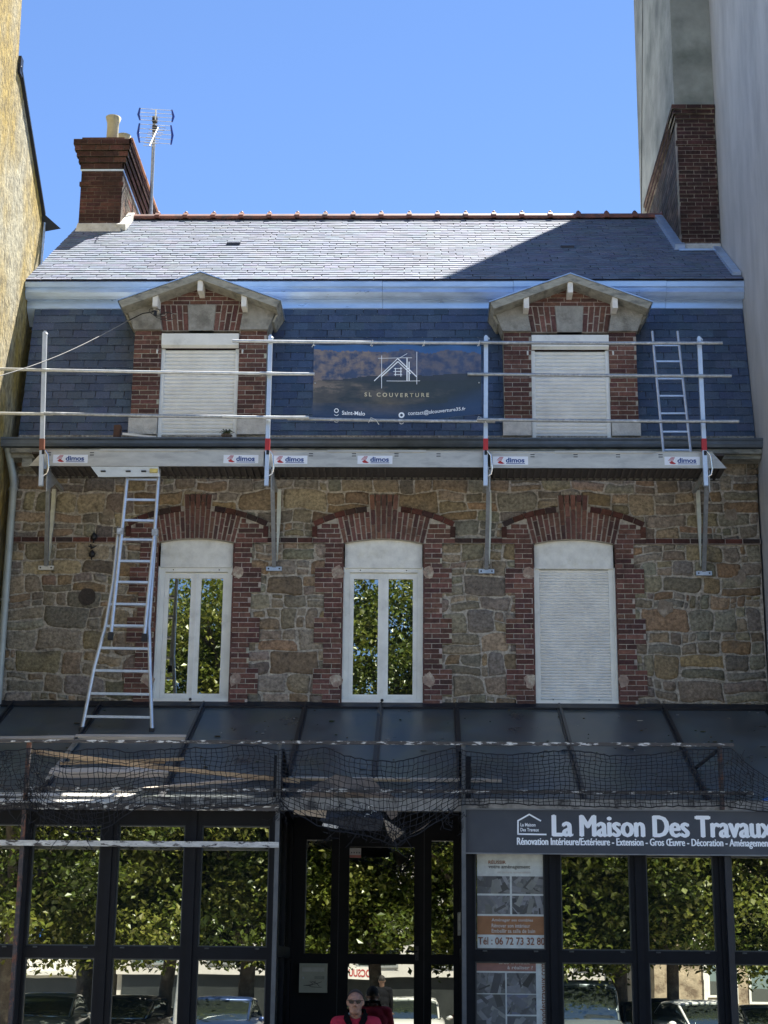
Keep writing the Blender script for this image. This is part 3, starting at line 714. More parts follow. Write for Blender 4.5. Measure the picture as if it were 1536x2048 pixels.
def chim_right():
    f = on_roof(1400, 500); Y = f.y; x0, x1 = W(1362, 450, Y).x, XR_ + .02
    zb = f.z - .2; z1 = W(1400, 238, Y).z; z2 = W(1400, 213, Y).z; yb = 5.0
    def frl(X): return lambda u, v, d: Vector((X - d, u, v))
    g = dict(cols=[(.065, .034, .03), (.075, .037, .031), (.055, .031, .028), (.088, .042, .035)], mort=(.30, .26, .20))
    b = MB(); brickwork(b, frame_y(Y), zb, z1, lambda z, i: [(x0, x1)], 0, back=.2, **g)
    s = dict(cols=[(.10, .085, .07), (.13, .1, .08), (.08, .07, .06)], mort=(.17, .15, .12))
    brickwork(b, frl(x0), zb - .3, z1, lambda z, i: [(Y + .012, yb)], -.003, back=.03, h=.1, L=.3, **s)
    b.box(x0 + .02, x1 - .01, Y + .19, yb, zb - .4, z1, (.06, .04, .035))
    zc = W(1400, 290, Y).z; course(b, frame_y(Y), x0 - .025, x1, zc, zc + .07, .025, .05, **g)
    for i, o in enumerate((.02, .05, .075)):
        h = (z2 - z1) / 3; z = z1 + i * h
        course(b, frame_y(Y - o), x0 - o, x1, z, z + h, 0, .1 * (i % 2), back=.5, **g); course(b, frl(x0 - o), Y - o + .005, yb, z, z + h, 0, 0, back=.2, **g)
        b.box(x0 - o + .1, x1, Y + .3, yb, z, z + h - .001, (.05, .03, .03))
    ch = b.build('chimney', M_CHIM, house)
    q = MB(); q.hexa([(x0 - .02, Y + .01, zb), (x0 - .01, Y + .01, zb + .32), (x1, Y + .01, zb + .32), (x1, Y + .01, zb), (x0 - .05, Y - .07, zb), (x0 - .01, Y - .02, zb + .28), (x1, Y - .02, zb + .28), (x1, Y - .07, zb)])
    q.build('base_flaunching', M_CEMLIGHT, ch)
    q = MB(); q.beam(Vector((x0 - .06, Y - .08, f.z - .05)), Vector((x1, Y - .08, f.z - .05)), .1, .03)
    a, c = Vector((x0 - .04, Y - .05, f.z)), Vector((x0 - .04, RY - .05, RZ - .02)); q.beam(a + RN * .02, c + RN * .02, .15, .09, up=RN); q.build('lead_flashing', M_ZINC, ch)
    return x0, Y
CRX, CRY = chim_right()

# -- downpipe on the left
b = MB(); 
zt = W(25, 905, -.2).z
b.tube([(XL - .08, -.25, zt + .05), (XL - .02, -.15, zt - .25), (XL - .0, -.12, zt - .4), (XL - .0, -.12, 4.6)], .05, 12)
for z in (zt - .5, 6.2): b.lathe((XL, -.12, z), [(.056, 0), (.062, .02), (.056, .04)], 12)
b.build('downpipe', mat('pale_green_pipe', (.42, .46, .42), .5, .3, nscale=5, namt=.12), house)

# ------------------------------------------------------------ neighbouring buildings
LX = -5.56
pr = [(WX(44, -60, LX).y, 26), (WX(44, 0, LX).y, WX(44, 0, LX).z), (WX(36, 133, LX).y, WX(36, 133, LX).z), (WX(84, 430, LX).y, WX(84, 430, LX).z), (WX(85, 540, LX).y + .0, WX(85, 540, LX).z), (WX(85, 540, LX).y + .05, 0), (-1.9, 0), (-1.9, 26)]
nb = thing('left_neighbour_building', (LX - 4, 0, 0), 'tall neighbouring building with a sunlit yellow lichened roughcast side wall', 'building')
b = MB()
b.prism([(LX, y, z) for y, z in pr[:3]] + [(LX, pr[2][0], -.5), (LX, -4, -.5), (LX, -4, 26)], (-8, 0, 0))
b.prism([(LX, pr[2][0], pr[2][1]), (LX, pr[3][0], pr[3][1]), (LX, pr[4][0], pr[4][1]), (LX, pr[5][0], 0), (LX, pr[2][0], 0)], (-8, 0, 0))
b.build('side_wall', M_LEFTW, nb)
b = MB(); 
A = Vector((LX, pr[2][0], pr[2][1])); B_ = Vector((LX, pr[3][0], pr[3][1]))
b.beam(A + Vector((.02, .03, .02)), B_ + Vector((.02, .03, .02)), .05, .04, (.01, .011, .014))
b.c[:] = b.c; b.box(LX - .3, LX + .04, pr[2][0] - .01, pr[2][0] + .12, pr[2][1] - .1, pr[2][1] + .16)
b.prism([B_ + Vector((0, .02, .05)), B_ + Vector((.26, .12, -.16)), B_ + Vector((0, .1, -.22))], (-.3, .1, 0))
b.build('verge_slates', M_CANFR, nb)
b = MB(); b.tube([B_ + Vector((.03, .05, -.1)), B_ + Vector((.02, .06, -.6)), B_ + Vector((.02, .06, -3))], .025, 8); b.build('rain_pipe', M_ALU, nb)

tw = thing('right_neighbour_building', (8, 0, 0), 'very tall neighbouring building with a plain streaked grey rendered side wall', 'building')
b = MB(); TX = XR_ + .03
b.box(TX, TX + 9, -2.2, 5.4, 0, 27); b.build('side_wall', M_TOWER, tw)
b = MB(); px0 = CRX - .02
b.prism([(px0, CRY + .02, W(1400, 212, CRY).z + .01), (px0, CRY + .02, 27), (px0, 5.75, 27), (px0, 5.65, 18.7), (px0, 5.75, 14), (px0, 5.75, W(1400, 212, CRY).z + .01)], (TX - px0 - .002, 0, 0));  # rear edge pushed back and carried high to place its shadow on the roof
b.box(px0 + .1, TX - .002, 3.9, 5.5, 0, 13.9)
b.build('flue_breast', M_PIL, tw)
b = MB(); z_ = W(1400, 212, CRY).z
# ------------------------------------------------------------ glazed veranda (shop front)
CZ0 = 4.90; FY = -3.15; CZ1 = W(300, 1601, FY).z
CN = Vector((0, CZ1 - CZ0, -FY)).normalized()      # canopy normal (up and outwards)
CN = Vector((0, -(CZ0 - CZ1), -FY)).normalized()
def on_can(px, py, lift=0.): return hit(px, py, Vector((0, 0, CZ0)) + CN * lift, CN)
def can(x, y, l=0.):
    return Vector((x, y, CZ0 + (CZ1 - CZ0) * (y / FY))) + CN * l
ver = thing('glazed_veranda', (-.5, -1.6, .9), 'dark glazed shop veranda built against the house with a sloping panel roof', 'veranda')
VX0, VX1 = -6.2, 5.6
rx = [W(a, 1410, 0).x for a in (28, 203, 408, 612, 762, 912, 1118, 1325, 1530)]
edges = [VX0] + rx + [VX1]
b = MB()
for i in range(len(edges) - 1):
    a, c = edges[i] + .03, edges[i + 1] - .03; z = U(-.004, .004)
    b.hexa([can(a, FY, -.05), can(a, 0, -.05), can(c, 0, -.05), can(c, FY, -.05), can(a, FY, z), can(a, 0, 0), can(c, 0, 0), can(c, FY, -z)])
    p = b
b.build('roof_panel', M_CANOPY, ver)
for x in rx:
    b = MB()
    b.hexa([can(x - .035, FY, -.06), can(x - .035, 0, -.06), can(x + .035, 0, -.06), can(x + .035, FY, -.06), can(x - .035, FY, .02), can(x - .035, 0, .02), can(x + .035, 0, .02), can(x + .035, FY, .02)])
    b.hexa([can(x - .012, FY, .018), can(x - .012, 0, .018), can(x + .012, 0, .018), can(x + .012, FY, .018), can(x - .012, FY, .05), can(x - .012, 0, .05), can(x + .012, 0, .05), can(x + .012, FY, .05)])
    b.build('glazing_bar', M_CANFR, ver)
b = MB()
b.hexa([can(VX0, -.14, .0), can(VX0, -.0, .0), can(VX1, 0, .0), can(VX1, -.14, 0), can(VX0, -.14, .03), can(VX0, .0, .045), can(VX1, .0, .045), can(VX1, -.14, .03)])
b.build('top_flashing', M_CANFR, ver)
# eaves beam / gutter; catches the sun at the left
b = MB(); b.box(VX0, VX1, FY - .10, FY + .02, CZ1 - .10, CZ1 + .0); b.box(VX0, VX1, FY - .12, FY - .10, CZ1 - .10, CZ1 + .03)
b.build('eaves_gutter', mat('eaves_metal', (.30, .30, .28), .6, .2, nscale=9, namt=.35, patch=(.06, .06, .06), pscale=5), ver)
VZ = CZ1 - .10; TZ0, TZ1 = W(300, 1917, FY).z, W(300, 1893, FY).z
F0, SILL = .92, 1.05
RX0, RX1 = -1.53, .40; DY = -1.25
def glazed_bay(x0, x1, panes, ztop):
    f = MB(); y0, y1 = FY, FY + .09
    xs = [x0]
    for a, c in panes: xs += [a, c]
    xs.append(x1)
    for i in range(0, len(xs), 2):
        if xs[i + 1] - xs[i] > .01:
            f.box(xs[i], xs[i + 1], y0, y1, F0 - .8, ztop)
            if xs[i + 1] - xs[i] > .1:
                m = (xs[i] + xs[i + 1]) / 2; f.box(m - .035, m + .035, y0 - .02, y0 - .001, F0, ztop)
    top = W(300, 1650, FY).z
    for a, c in panes:
        f.box(a, c, y0 + .002, y1 - .002, TZ0, TZ1); f.box(a, c, y0 + .003, y1 - .003, top, ztop); f.box(a, c, y0 + .002, y1 - .002, F0 - .8, F0 + .06)
    o = f.build('bay_frame', M_DARK, ver)
    bead = MB()
    for a, c in panes:
        for z0, z1 in ((F0 + .06, TZ0), (TZ1, top)):
            g = MB(); t = U(-.002, .002); 
            g.hexa([(a, y1 - .03, z0), (a, y1 - .03, z1), (c, y1 - .03 , z1), (c, y1 - .03, z0), (a, y0 + .045 + t, z0), (a, y0 + .045 + t * .3, z1), (c, y0 + .045 - t, z1), (c, y0 + .045 - t * .4, z0)])
            g.build('pane', M_SHOP, o)
            w_ = .014
            bead.box(a, a + w_, y0 + .028, y0 + .043, z0, z1); bead.box(c - w_, c, y0 + .028, y0 + .043, z0, z1); bead.box(a + w_, c - w_, y0 + .028, y0 + .043, z0, z0 + w_); bead.box(a + w_, c - w_, y0 + .028, y0 + .043, z1 - w_, z1)
        for xx in (a + .1, c - .1): bead.box(xx - .022, xx + .022, y0 - .012, y0, TZ0 + .10, TZ0 + .115, (0, 0, 0))
    bead.build('glazing_bead', mat('bead_grey', (.05, .06, .065), .4, .4, nscale=5), o)
    return o
def wx(p): return W(p, 1800, FY).x
glazed_bay(VX0, RX0, [(-6.1, wx(34)), (wx(57), wx(195)), (wx(230), wx(365)), (wx(398), wx(536))], VZ)
glazed_bay(RX1, VX1, [(wx(950), wx(1090)), (wx(1122), wx(1262)), (wx(1294), wx(1430)), (wx(1465), wx(1600))], VZ)
# side cheeks of the entrance recess
for x, s in ((RX0, 1), (RX1, -1)):
    f = MB(); xa, xb = (x - .09, x) if s > 0 else (x, x + .09)
    ys = [FY + .095, FY + .2, -2.25, -2.15, DY - .1, DY]
    f.box(xa, xb, ys[0], ys[1], F0 - .5, VZ + .6); f.box(xa, xb, ys[2], ys[3], F0 - .5, VZ + .6); f.box(xa, xb, ys[4], ys[5], F0 - .5, VZ + .6)
    for p, q in ((ys[1], ys[2]), (ys[3], ys[4])):
        f.box(xa, xb, p, q, TZ0 + .03, TZ1 + .03); f.box(xa, xb, p, q, F0 - .5, F0 + .05); f.box(xa, xb, p, q, VZ - .02, VZ + .6)
    o = f.build('recess_side_frame', M_DARK, ver)
    for p, q in ((ys[1], ys[2]), (ys[3], ys[4])):
        for z0, z1 in ((F0 + .05, TZ0 + .03), (TZ1 + .03, VZ - .02)):
            g = MB(); g.box(xa + .03, xb - .03, p, q, z0, z1); g.build('pane', M_SHOP, o)
# door wall at the back of the recess
f = MB(); zt = W(760, 1680, DY).z; dz0, dz1 = W(760, 1928, DY).z, W(760, 1908, DY).z
def dx(p): return W(p, 1850, DY).x
cols = [RX0, dx(609), dx(661), dx(697), dx(828), dx(863), dx(907), RX1]
for i in range(0, 8, 2): f.box(cols[i], cols[i + 1], DY, DY + .08, F0, 4.1)
for i in (1, 3, 5):
    zz = zt if i != 3 else W(760, 1694, DY).z
    f.box(cols[i], cols[i + 1], DY + .001, DY + .079, zz, 4.1); f.box(cols[i], cols[i + 1], DY + .001, DY + .079, dz0, dz1)
    f.box(cols[i], cols[i + 1], DY + .001, DY + .079, F0, F0 + (.1 if i != 1 else dz0 - F0 - .0))
    f.box(cols[i], cols[i + 1], DY - .015, DY, zz - .0, zz + .03)
f.box(RX0, RX1, DY - .06, DY - .0, 3.52, 3.56)
fo = f.build('entrance_frame', M_DARK, ver)
for i in (1, 3, 5):
    zz = zt if i != 3 else W(760, 1694, DY).z
    for z0, z1 in (((dz1, zz), (F0 + .1, dz0)) if i != 1 else ((dz1, zz),)):
        g = MB(); g.box(cols[i], cols[i + 1], DY + .04, DY + .05, z0, z1); g.build('pane', M_SHOP, fo)
d = MB(); xh = dx(834); zh = W(834, 1903, DY).z
d.box(xh - .02, xh + .02, DY - .012, DY - .001, zh - .1, zh + .06); d.tube([(xh, DY - .01, zh), (xh, DY - .055, zh), (xh - .12, DY - .055, zh)], .010, 8); d.ball((xh, DY - .012, zh - .07), .012)
d.build('door_handle', M_CANFR, fo)
# frame seams of the door leaf
s_ = MB()
for px in (676, 848): s_.box(dx(px) - .004, dx(px) + .004, DY - .006, DY - .001, F0, 3.7)
s_.build('door_edge', M_CANFR, fo)
for px0, px1, py0, py1 in ((906, 925, 1826, 1871),):
    q = MB(); a = W(912, py1, DY - .5).z; c = W(912, py0, DY - .5).z; q.box(RX1 - .03, RX1 - .002, DY - .75, DY - .45, a, c); q.build('wall_lamp', M_WOODGREY, ver)
# inner ceiling, floor, back wall of the room behind the glass
b = MB(); b.box(VX0, RX0 - .1, FY + .6, FY + .62, F0, VZ); b.box(RX1 + .1, VX1, FY + .6, FY + .62, F0, VZ)
b.box(RX0 - .08, RX1 + .08, DY + .3, DY + .32, F0, 4.2); b.box(VX0, VX1, FY - .0, .0, F0 - .12, F0 - .02); b.build('inner_wall', M_BLACK, ver)
b = MB(); b.box(VX0, VX1, FY + .02, -.01, .0, F0 - .122); b.box(VX0, RX0 - .02, FY - .45, FY + .015, 0, .3); b.build('base_wall', M_CEMENT, ver)
st = MB()
for i in range(4): st.box(RX0 - .1, RX1 + .1, FY - .36 - .3 * i, FY - .06 - .3 * i, .12, F0 - .02 - .17 * (i + 0) - .0)
tag(st.build('entrance_steps', M_CEMENT), kind='structure')

# mailbox and stickers
mb_ = thing('letterbox', (W(627, 1960, DY).x, DY - .05, W(627, 1985, DY).z), 'cream metal letterbox with scribbles left of the shop door', 'letterbox')
p = MB(); a0, a1 = W(598, 1985, DY - .08), W(655, 1927, DY - .08)
p.box(a0.x, a1.x, DY - .10, DY - .002, a0.z, a1.z); p.build('box_body', mat('letterbox_cream', (.36, .36, .27), .5, nscale=6, namt=.12), mb_)
p = MB(); wv = a1.x - a0.x; hv = a1.z - a0.z
p.box(a0.x + .1 * wv, a1.x - .1 * wv, DY - .112, DY - .101, a0.z + .72 * hv, a0.z + .86 * hv); p.build('slot_flap', mat('letterbox_flap', (.46, .46, .38), .45, nscale=6), mb_)
p = MB(); p.box(a0.x + .55 * wv, a1.x - .1 * wv, DY - .106, DY - .101, a0.z + .46 * hv, a0.z + .57 * hv); p.build('name_plate', mat('name_plate', (.25, .26, .2), .5), mb_)
p = MB(); p.ball((a0.x + .15 * wv, DY - .103, a0.z + .5 * hv), .014); p.build('lock', M_ALU, mb_)
p = MB()
for k in range(5):
    pts = [Vector((a0.x + wv * U(.1, .9), DY - .102, a0.z + hv * U(.08, .4))) for _ in range(4)]
    c = [pts[0].lerp(pts[1], t / 6).lerp(pts[2].lerp(pts[3], t / 6), t / 6) for t in range(7)]; p.tube(c, .0025, 4)
p.build('scribble', M_BLACK, mb_)
s_ = MB(); a0, a1 = W(699, 1715, DY), W(722, 1696, DY); s_.box(a0.x, a1.x, DY + .028, DY + .032, a0.z, a1.z, (.5, .48, .45)); s_.box(a0.x, a1.x, DY + .0268, DY + .0278, a0.z, a0.z + .03, (.45, .15, .12))
for k in range(4): s_.box(a0.x + .015 + .03 * k, a0.x + .03 + .03 * k, DY + .0262, DY + .0276, a0.z + .05, a0.z + .065, (.1, .1, .1))
tag(s_.build('door_sticker', M_COLD), 'small white and red sticker at the top left of the door glass', 'sticker')

# ------------------------------------------------------------ sign
sx0 = W(925, 1660, FY - .12).x; sz0 = (W(925, 1703, FY - .12).z + W(1536, 1712, FY - .12).z) / 2; sz1 = W(1200, 1621, FY - .12).z
sg = thing('shop_sign', (3, FY - .12, sz0), 'long blue grey shop fascia sign with big white lettering', 'sign')
b = MB(); b.box(sx0, VX1, FY - .125, FY - .001 - .0, sz0, sz1); b.build('sign_board', M_SIGN, sg)
b = MB(); b.box(sx0, VX1, FY - .135, FY - .1, sz1, sz1 + .012); b.box(sx0, VX1, FY - .132, FY - .1, sz0 - .012, sz0 - .0); b.build('edge_trim', mat('sign_trim', (.2, .22, .24), .4, .5), sg)
SY = FY - .1265
def sp(px, py): return W(px, py, SY)
def stext(n, s, x0, x1, yb, yt, **k):
    a = sp(x0, yb); c = sp(x1, yb); z = sp((x0 + x1) / 2, yt).z; z0 = sp((x0 + x1) / 2, yb).z
    return text(n, s, (a.x, SY, z0), c.x - a.x, z - z0, M_LET, sg, **k)
stext('sign_lettering', 'La Maison Des Travaux', 1106, 1546, 1674, 1632, bold=0, fat=.013)
stext('small_lettering', 'Rénovation Intérieure/Extérieure - Extension - Gros Œuvre - Décoration - Aménagement', 1034.5, 1541, 1696, 1677, bold=0, fat=.0035)
b = MB()
def line(pts, w_, Y):
    for (p, q) in zip(pts[:-1], pts[1:]): b.beam(W(*p, Y), W(*q, Y), .004, w_, up=(0, 0, 1)) if abs(p[0] - q[0]) > 1 else b.beam(W(*p, Y), W(*q, Y), w_, .004, up=(0, 1, 0))
for p, q in (((1036, 1669), (1036, 1641)), ((1035, 1642), (1059, 1628.5)), ((1058, 1628.5), (1082, 1642)), ((1035, 1668), (1093, 1669))):
    A, C = W(*p, SY), W(*q, SY); d = (C - A).normalized(); n = Vector((-d.z, 0, d.x)) * .008
    b.prism([A - n, A + n, C + n, C - n], (0, .001, 0))
b.build('house_emblem', M_LET, sg)
stext('emblem_lettering', 'La Maison', 1041, 1071, 1653, 1646, bold=.02); stext('emblem_lettering', 'Des Travaux', 1041, 1078, 1663, 1656, bold=.02)

# ------------------------------------------------------------ posters in the first right pane
PY_ = FY + .038
def poster(lbl, x0, x1, y0, y1, items, texts, cat='poster'):
    a, c = W(x0, y1, PY_), W(x1, y0, PY_); o = thing('poster', ((a.x + c.x) / 2, PY_, a.z), lbl, cat)
    b = MB(); w_, h_ = c.x - a.x, c.z - a.z; b.box(a.x, c.x, PY_, PY_ + .003, a.z, c.z, (.52, .55, .50)); b.build('paper', M_COLD, o)
    b = MB()
    for (u0, u1, v0, v1, col, kind) in items:
        X0, X1, Z0_, Z1_ = a.x + u0 * w_, a.x + u1 * w_, c.z - v1 * h_, c.z - v0 * h_
        b.box(X0, X1, PY_ - .0012, PY_ - .0002, Z0_, Z1_, col)
        if kind == 'photo':
            yy = PY_ - .0016
            for q in range(26):
                k = U(.03, .24); cc = (k, k * 1.02, k * U(.85, 1.05)); xm, zm = U(X0, X1), U(Z0_, Z1_); ll = U(.02, .12); an = U(0, 3.14); tw_ = U(.004, .045)
                dx_, dz_ = math.cos(an) * ll, math.sin(an) * ll
                pts = [(xm - dx_ - dz_ * tw_ / ll, zm - dz_ + dx_ * tw_ / ll), (xm + dx_ - dz_ * tw_ / ll, zm + dz_ + dx_ * tw_ / ll), (xm + dx_ + dz_ * tw_ / ll, zm + dz_ - dx_ * tw_ / ll), (xm - dx_ + dz_ * tw_ / ll, zm - dz_ - dx_ * tw_ / ll)]
                yy -= .00012
                b.add([(min(max(p[0], X0), X1), yy, min(max(p[1], Z0_), Z1_)) for p in pts], [(3, 2, 1, 0)], cc)
    b.build('picture', M_COLD, o)
    for (s, u0, u1, v0, v1, m, vert) in texts:
        if not vert: text('lettering', s, (a.x + u0 * w_, PY_ - .0045, c.z - v1 * h_), (u1 - u0) * w_, (v1 - v0) * h_, m, o, bold=.015)
        else: text('lettering', s, (a.x + u1 * w_, PY_ - .0045, c.z - v1 * h_), (v1 - v0) * h_, (u1 - u0) * w_, m, o, bold=.01, udir=(0, 0, 1), vdir=(-1, 0, 0))
    return o
g1 = (.10, .105, .10); g2 = (.14, .14, .135); BRN = (.27, .12, .045)
M_BRNL = mat('brown_print', (.20, .07, .03), .5); M_GRYL = mat('grey_print', (.10, .10, .09), .5); M_PALEL = mat('pale_print', (.5, .47, .4), .5)
poster('upper poster of four grey photos over a brown band and a phone number', 955, 1088, 1707, 1896,
       [(0, .485, .245, .43, g1, 'photo'), (.515, 1, .245, .43, g2, 'photo'), (0, .485, .45, .645, g2, 'photo'), (.515, 1, .45, .645, (.2, .2, .2), 'photo'), (0, 1, .665, .86, BRN, '')],
       [('RÉUSSIR', .17, .43, .07, .115, M_BRNL, 0), ('votre aménagement', .17, .79, .125, .175, M_GRYL, 0), ('et votre extension', .3, .8, .19, .215, M_PALEL, 0),
        ('Aménager ses combles', .21, .82, .69, .73, M_PALEL, 0), ('Rénover son intérieur', .21, .78, .745, .785, M_PALEL, 0), ('Embellir sa salle de bain', .21, .85, .80, .84, M_PALEL, 0), ('Tél : 06 72 73 32 80', .01, .99, .885, .965, M_BRNL, 0)])
poster('lower poster of roof timber photos with a web address running up its side', 948, 1097, 1921, 2080,
       [(0, .83, 0, .14, (.25, .12, .09), ''), (0, .42, .16, .42, g2, 'photo'), (.44, .83, .16, .42, g1, 'photo'), (0, .42, .43, 1, g1, 'photo'), (.44, .83, .43, .68, (.13, .14, .18), 'photo'), (.44, .83, .70, 1, g1, 'photo')],
       [('Des travaux', .34, .75, .01, .05, M_PALEL, 0), ('à réaliser ?', .45, .79, .07, .115, M_PALEL, 0), ('lamaisondestravaux.com', .88, .96, .02, 1.0, M_BRNL, 1)])

# ------------------------------------------------------------ old railing frame over the veranda
RY_ = FY - .02
def railz(py, Y=None): return W(768, py, Y if Y is not None else RY_).z
fr_ = thing('railing_frame', (-1, RY_, 3.2), 'rusty metal railing frame with flaking white paint standing along the veranda eaves', 'railing')
zr1, zr2, zr3 = railz(1490), railz(1585), railz(1619)
RYY = RY_ - .16
xl = W(0, 1490, RYY).x - .6; xr = W(1445, 1495, RYY).x
b = MB(); b.beam((xl, RYY, zr1), (wx(385), RYY, zr1), .025, .028); b.beam((wx(385), RYY, zr1), (xr + .12, RYY, zr1), .03, .035); b.build('top_rail', M_FLAKE, fr_)
b = MB(); b.beam((wx(50), RYY, zr2), (xr + .3, RYY, zr2 - .0), .03, .035); b.build('middle_rail', M_FLAKE, fr_)
b = MB(); b.box(xl, wx(556), RYY - .02, RYY + .02, zr3 - .04, zr3 + .03); b.build('lower_rail', M_FLAKE, fr_)
b = MB(); b.box(xl, wx(558), RYY - .03, RYY + .01, railz(1697, RYY), railz(1686, RYY)); b.build('awning_bar', M_FLAKE2, fr_)
for px, zlow in ((52, 0.2), (557, .2), (927, 0.2), (1443, zr3)):
    x = W(px, 1560, RYY).x; b = MB(); b.box(x - .022, x + .022, RYY - .022 + .03, RYY + .022 + .03, zlow if px < 1400 else railz(1614, RYY), zr1 - .017); b.build('post', M_RUST if px in (52, 1443) else mat('grey_post', (.11, .12, .125), .5, .3, nscale=6, namt=.25), fr_)
b = MB(); x = W(1459, 1800, RYY + .1).x; b.box(x - .03, x + .03, FY - .07, FY - .02, 0.1, sz0 - .013); x = W(20, 1900, RYY + .1).x; b.build('lower_post', M_CANFR, fr_)
for (p, q) in (((566, 1500), (578, 1556)), ((920, 1500), (921, 1556)), ((1436, 1500), (1390, 1537))):
    b = MB(); A = W(*p, RYY + .05); B_ = on_can(*q); b.beam(A, B_, .03, .03); b.build('brace', M_BLACK, fr_)
for px0 in range(2):
    pass

# ------------------------------------------------------------ safety net
def interp(pts, x):
    for (a, c) in zip(pts[:-1], pts[1:]):
        if a[0] <= x <= c[0]: return a[1] + (c[1] - a[1]) * (x - a[0]) / (c[0] - a[0])
    return pts[-1][1] if x > pts[-1][0] else pts[0][1]
TOP = [(-40, 1500), (0, 1503), (45, 1494), (90, 1499), (200, 1502), (262, 1505), (330, 1500), (383, 1492), (440, 1499), (517, 1491), (557, 1499), (600, 1502), (649, 1493), (690, 1512), (746, 1523), (803, 1521), (860, 1511), (907, 1496), (936, 1505), (1020, 1511), (1077, 1506), (1134, 1498), (1209, 1511), (1279, 1512), (1384, 1500), (1436, 1499), (1464, 1496), (1499, 1530), (1536, 1556), (1600, 1570)]
BOT = [(-40, 1625), (60, 1612), (160, 1668), (230, 1640), (300, 1612), (420, 1618), (520, 1612), (560, 1606), (640, 1652), (740, 1680), (800, 1690), (850, 1668), (915, 1612), (940, 1606), (1100, 1612), (1300, 1614), (1440, 1612), (1500, 1618), (1600, 1625)]
nb_ = MB(); NC = 160; NR = 14; P = {}
for i in range(NC + 1):
    px = -40 + 1640 * i / NC
    for j in range(NR + 1):
        t = j / NR; px_ = px
        gather = 0
        for g_, s_, am in ((75, 60, .75), (560, 45, .5), (925, 45, .4), (1450, 50, .4), (785, 60, .5)):
            k = math.exp(-((px - g_) / s_) ** 2); px_ = px_ + (g_ - px) * k * am * (.35 + .65 * t)
        yy = interp(TOP, px) * (1 - t) + interp(BOT, px) * t
        n = noise.noise(Vector((px * .012, t * 2.2, 5))) ; n2 = noise.noise(Vector((px * .03, t * 4, 9)))
        wob = (7 if 250 < px < 1000 else (11 if px <= 250 else 4))
        px_ += n2 * wob; yy += n * wob * 1.2 + (U(-1.6, 1.6))
        Y = RYY - .05 - .05 * math.sin(t * 3.14) * (1 + n * 2) - n2 * .03
        P[i, j] = W(px_ + U(-1.2, 1.2), yy, Y)
def seg(a, c, r=.0042):
    d = (c - a)
    if d.length < 1e-4: return
    d.normalize(); u = d.cross(Vector((0, 1, .3))).normalized() * r; v_ = d.cross(u).normalized() * r
    nb_.add([a + u, a - u * .5 + v_ * .87, a - u * .5 - v_ * .87, c + u, c - u * .5 + v_ * .87, c - u * .5 - v_ * .87], [(0, 1, 4, 3), (1, 2, 5, 4), (2, 0, 3, 5)])
for i in range(NC + 1):
    for j in range(NR + 1):
        if i < NC: seg(P[i, j], P[i + 1, j], .0075 if j in (0, NR) else .0042)
        if j < NR: seg(P[i, j], P[i, j + 1])
# bunched net hanging at the left posts and at the right end
for (g_, y0, y1, s_, cnt) in ((70, 1500, 1665, 26, 70), (20, 1500, 1620, 30, 40), (1490, 1500, 1600, 26, 26), (170, 1600, 1680, 60, 60), (900, 1610, 1650, 30, 20), (560, 1590, 1640, 14, 20), (700, 1600, 1670, 45, 60), (790, 1640, 1690, 22, 40)):
    for q in range(cnt):
        a = W(g_ + random.gauss(0, s_ * .6), U(y0, y1), RYY - U(.0, .1)); c = a + Vector((U(-.12, .12), U(-.02, .02), U(-.16, .04))); m_ = (a + c) / 2 + Vector((U(-.04, .04), 0, -U(0, .04)))
        seg(a, m_, .004); seg(m_, c, .004)
tag(nb_.build('safety_net', M_NET), 'sagging black safety net stretched along the railing above the shop windows', 'net')

b = MB()
for k in range(170):
    c_ = can(U(-5.8, 5.2), U(-2.9, -.1), .006); r_ = U(.006, .022) if R() > .12 else U(.02, .045); k_ = U(.12, .5)
    b.ball(c_, (r_, r_ * U(.5, 1), .006), 6, 4, random.choice([(k_, k_ * .95, k_ * .85), (.12, .09, .04), (.05, .07, .03)]))
tag(b.build('roof_litter', M_COLR, ver), kind='stuff')

# ------------------------------------------------------------ boards, debris on the veranda roof
def board(px0, py0, px1, py1, w_, th, m, lbl, lift=.03, cat='plank', name='plank', grp=None, tw_=0):
    A, B_ = on_can(px0, py0, lift), on_can(px1, py1, lift); b = MB(); b.beam(A, B_, w_, th, up=CN)
    return tag(b.build(name, m), lbl, cat, grp)
G = 'boards lying on the veranda roof'
board(-60, 1480, 149, 1477, .09, .05, M_WOODPALE, 'grey weathered board at the left edge of the veranda roof', grp=G)
board(151, 1475, 372, 1476, .09, .055, M_WOODPALE, 'pale board lying on the roof just under the feet of the extension ladder', grp=G)
board(101, 1546, 338, 1545, .16, .07, M_WOODPALE, 'wide pale board behind the net left of the long batten', grp=G)
A, B_ = W(58, 1502, RYY + .12), W(600, 1563, RYY + .35); b = MB(); b.beam(A, (A + B_) / 2 + Vector((0, 0, -.02)), .05, .045); b.beam((A + B_) / 2 + Vector((0, 0, -.02)), B_, .05, .045); tag(b.build('batten', M_WOOD), 'long tan batten slanting down behind the net from the left post', 'plank', G)
board(480, 1556, 1003, 1561, .03, .035, M_WOODPALE, 'thin pale strip of wood running right behind the net', grp=G, name='batten')
board(556, 1558, 820, 1560, .05, .02, M_WOOD, 'short orange brown lath beside the thin pale strip', lift=.07, grp=G, name='batten')
board(225, 1584, 520, 1556, .03, .03, M_WOODPALE, 'pale lath rising to the right across the roof panels', grp=G, name='batten', lift=.05)
board(140, 1521, 330, 1524, .03, .03, M_WOOD, 'narrow lath above the wide pale board', grp=G, name='batten', lift=.03)
board(120, 1527, 368, 1518, .02, .03, M_WOOD, 'crooked thin lath crossing the narrow lath', grp=G, name='batten', lift=.08)
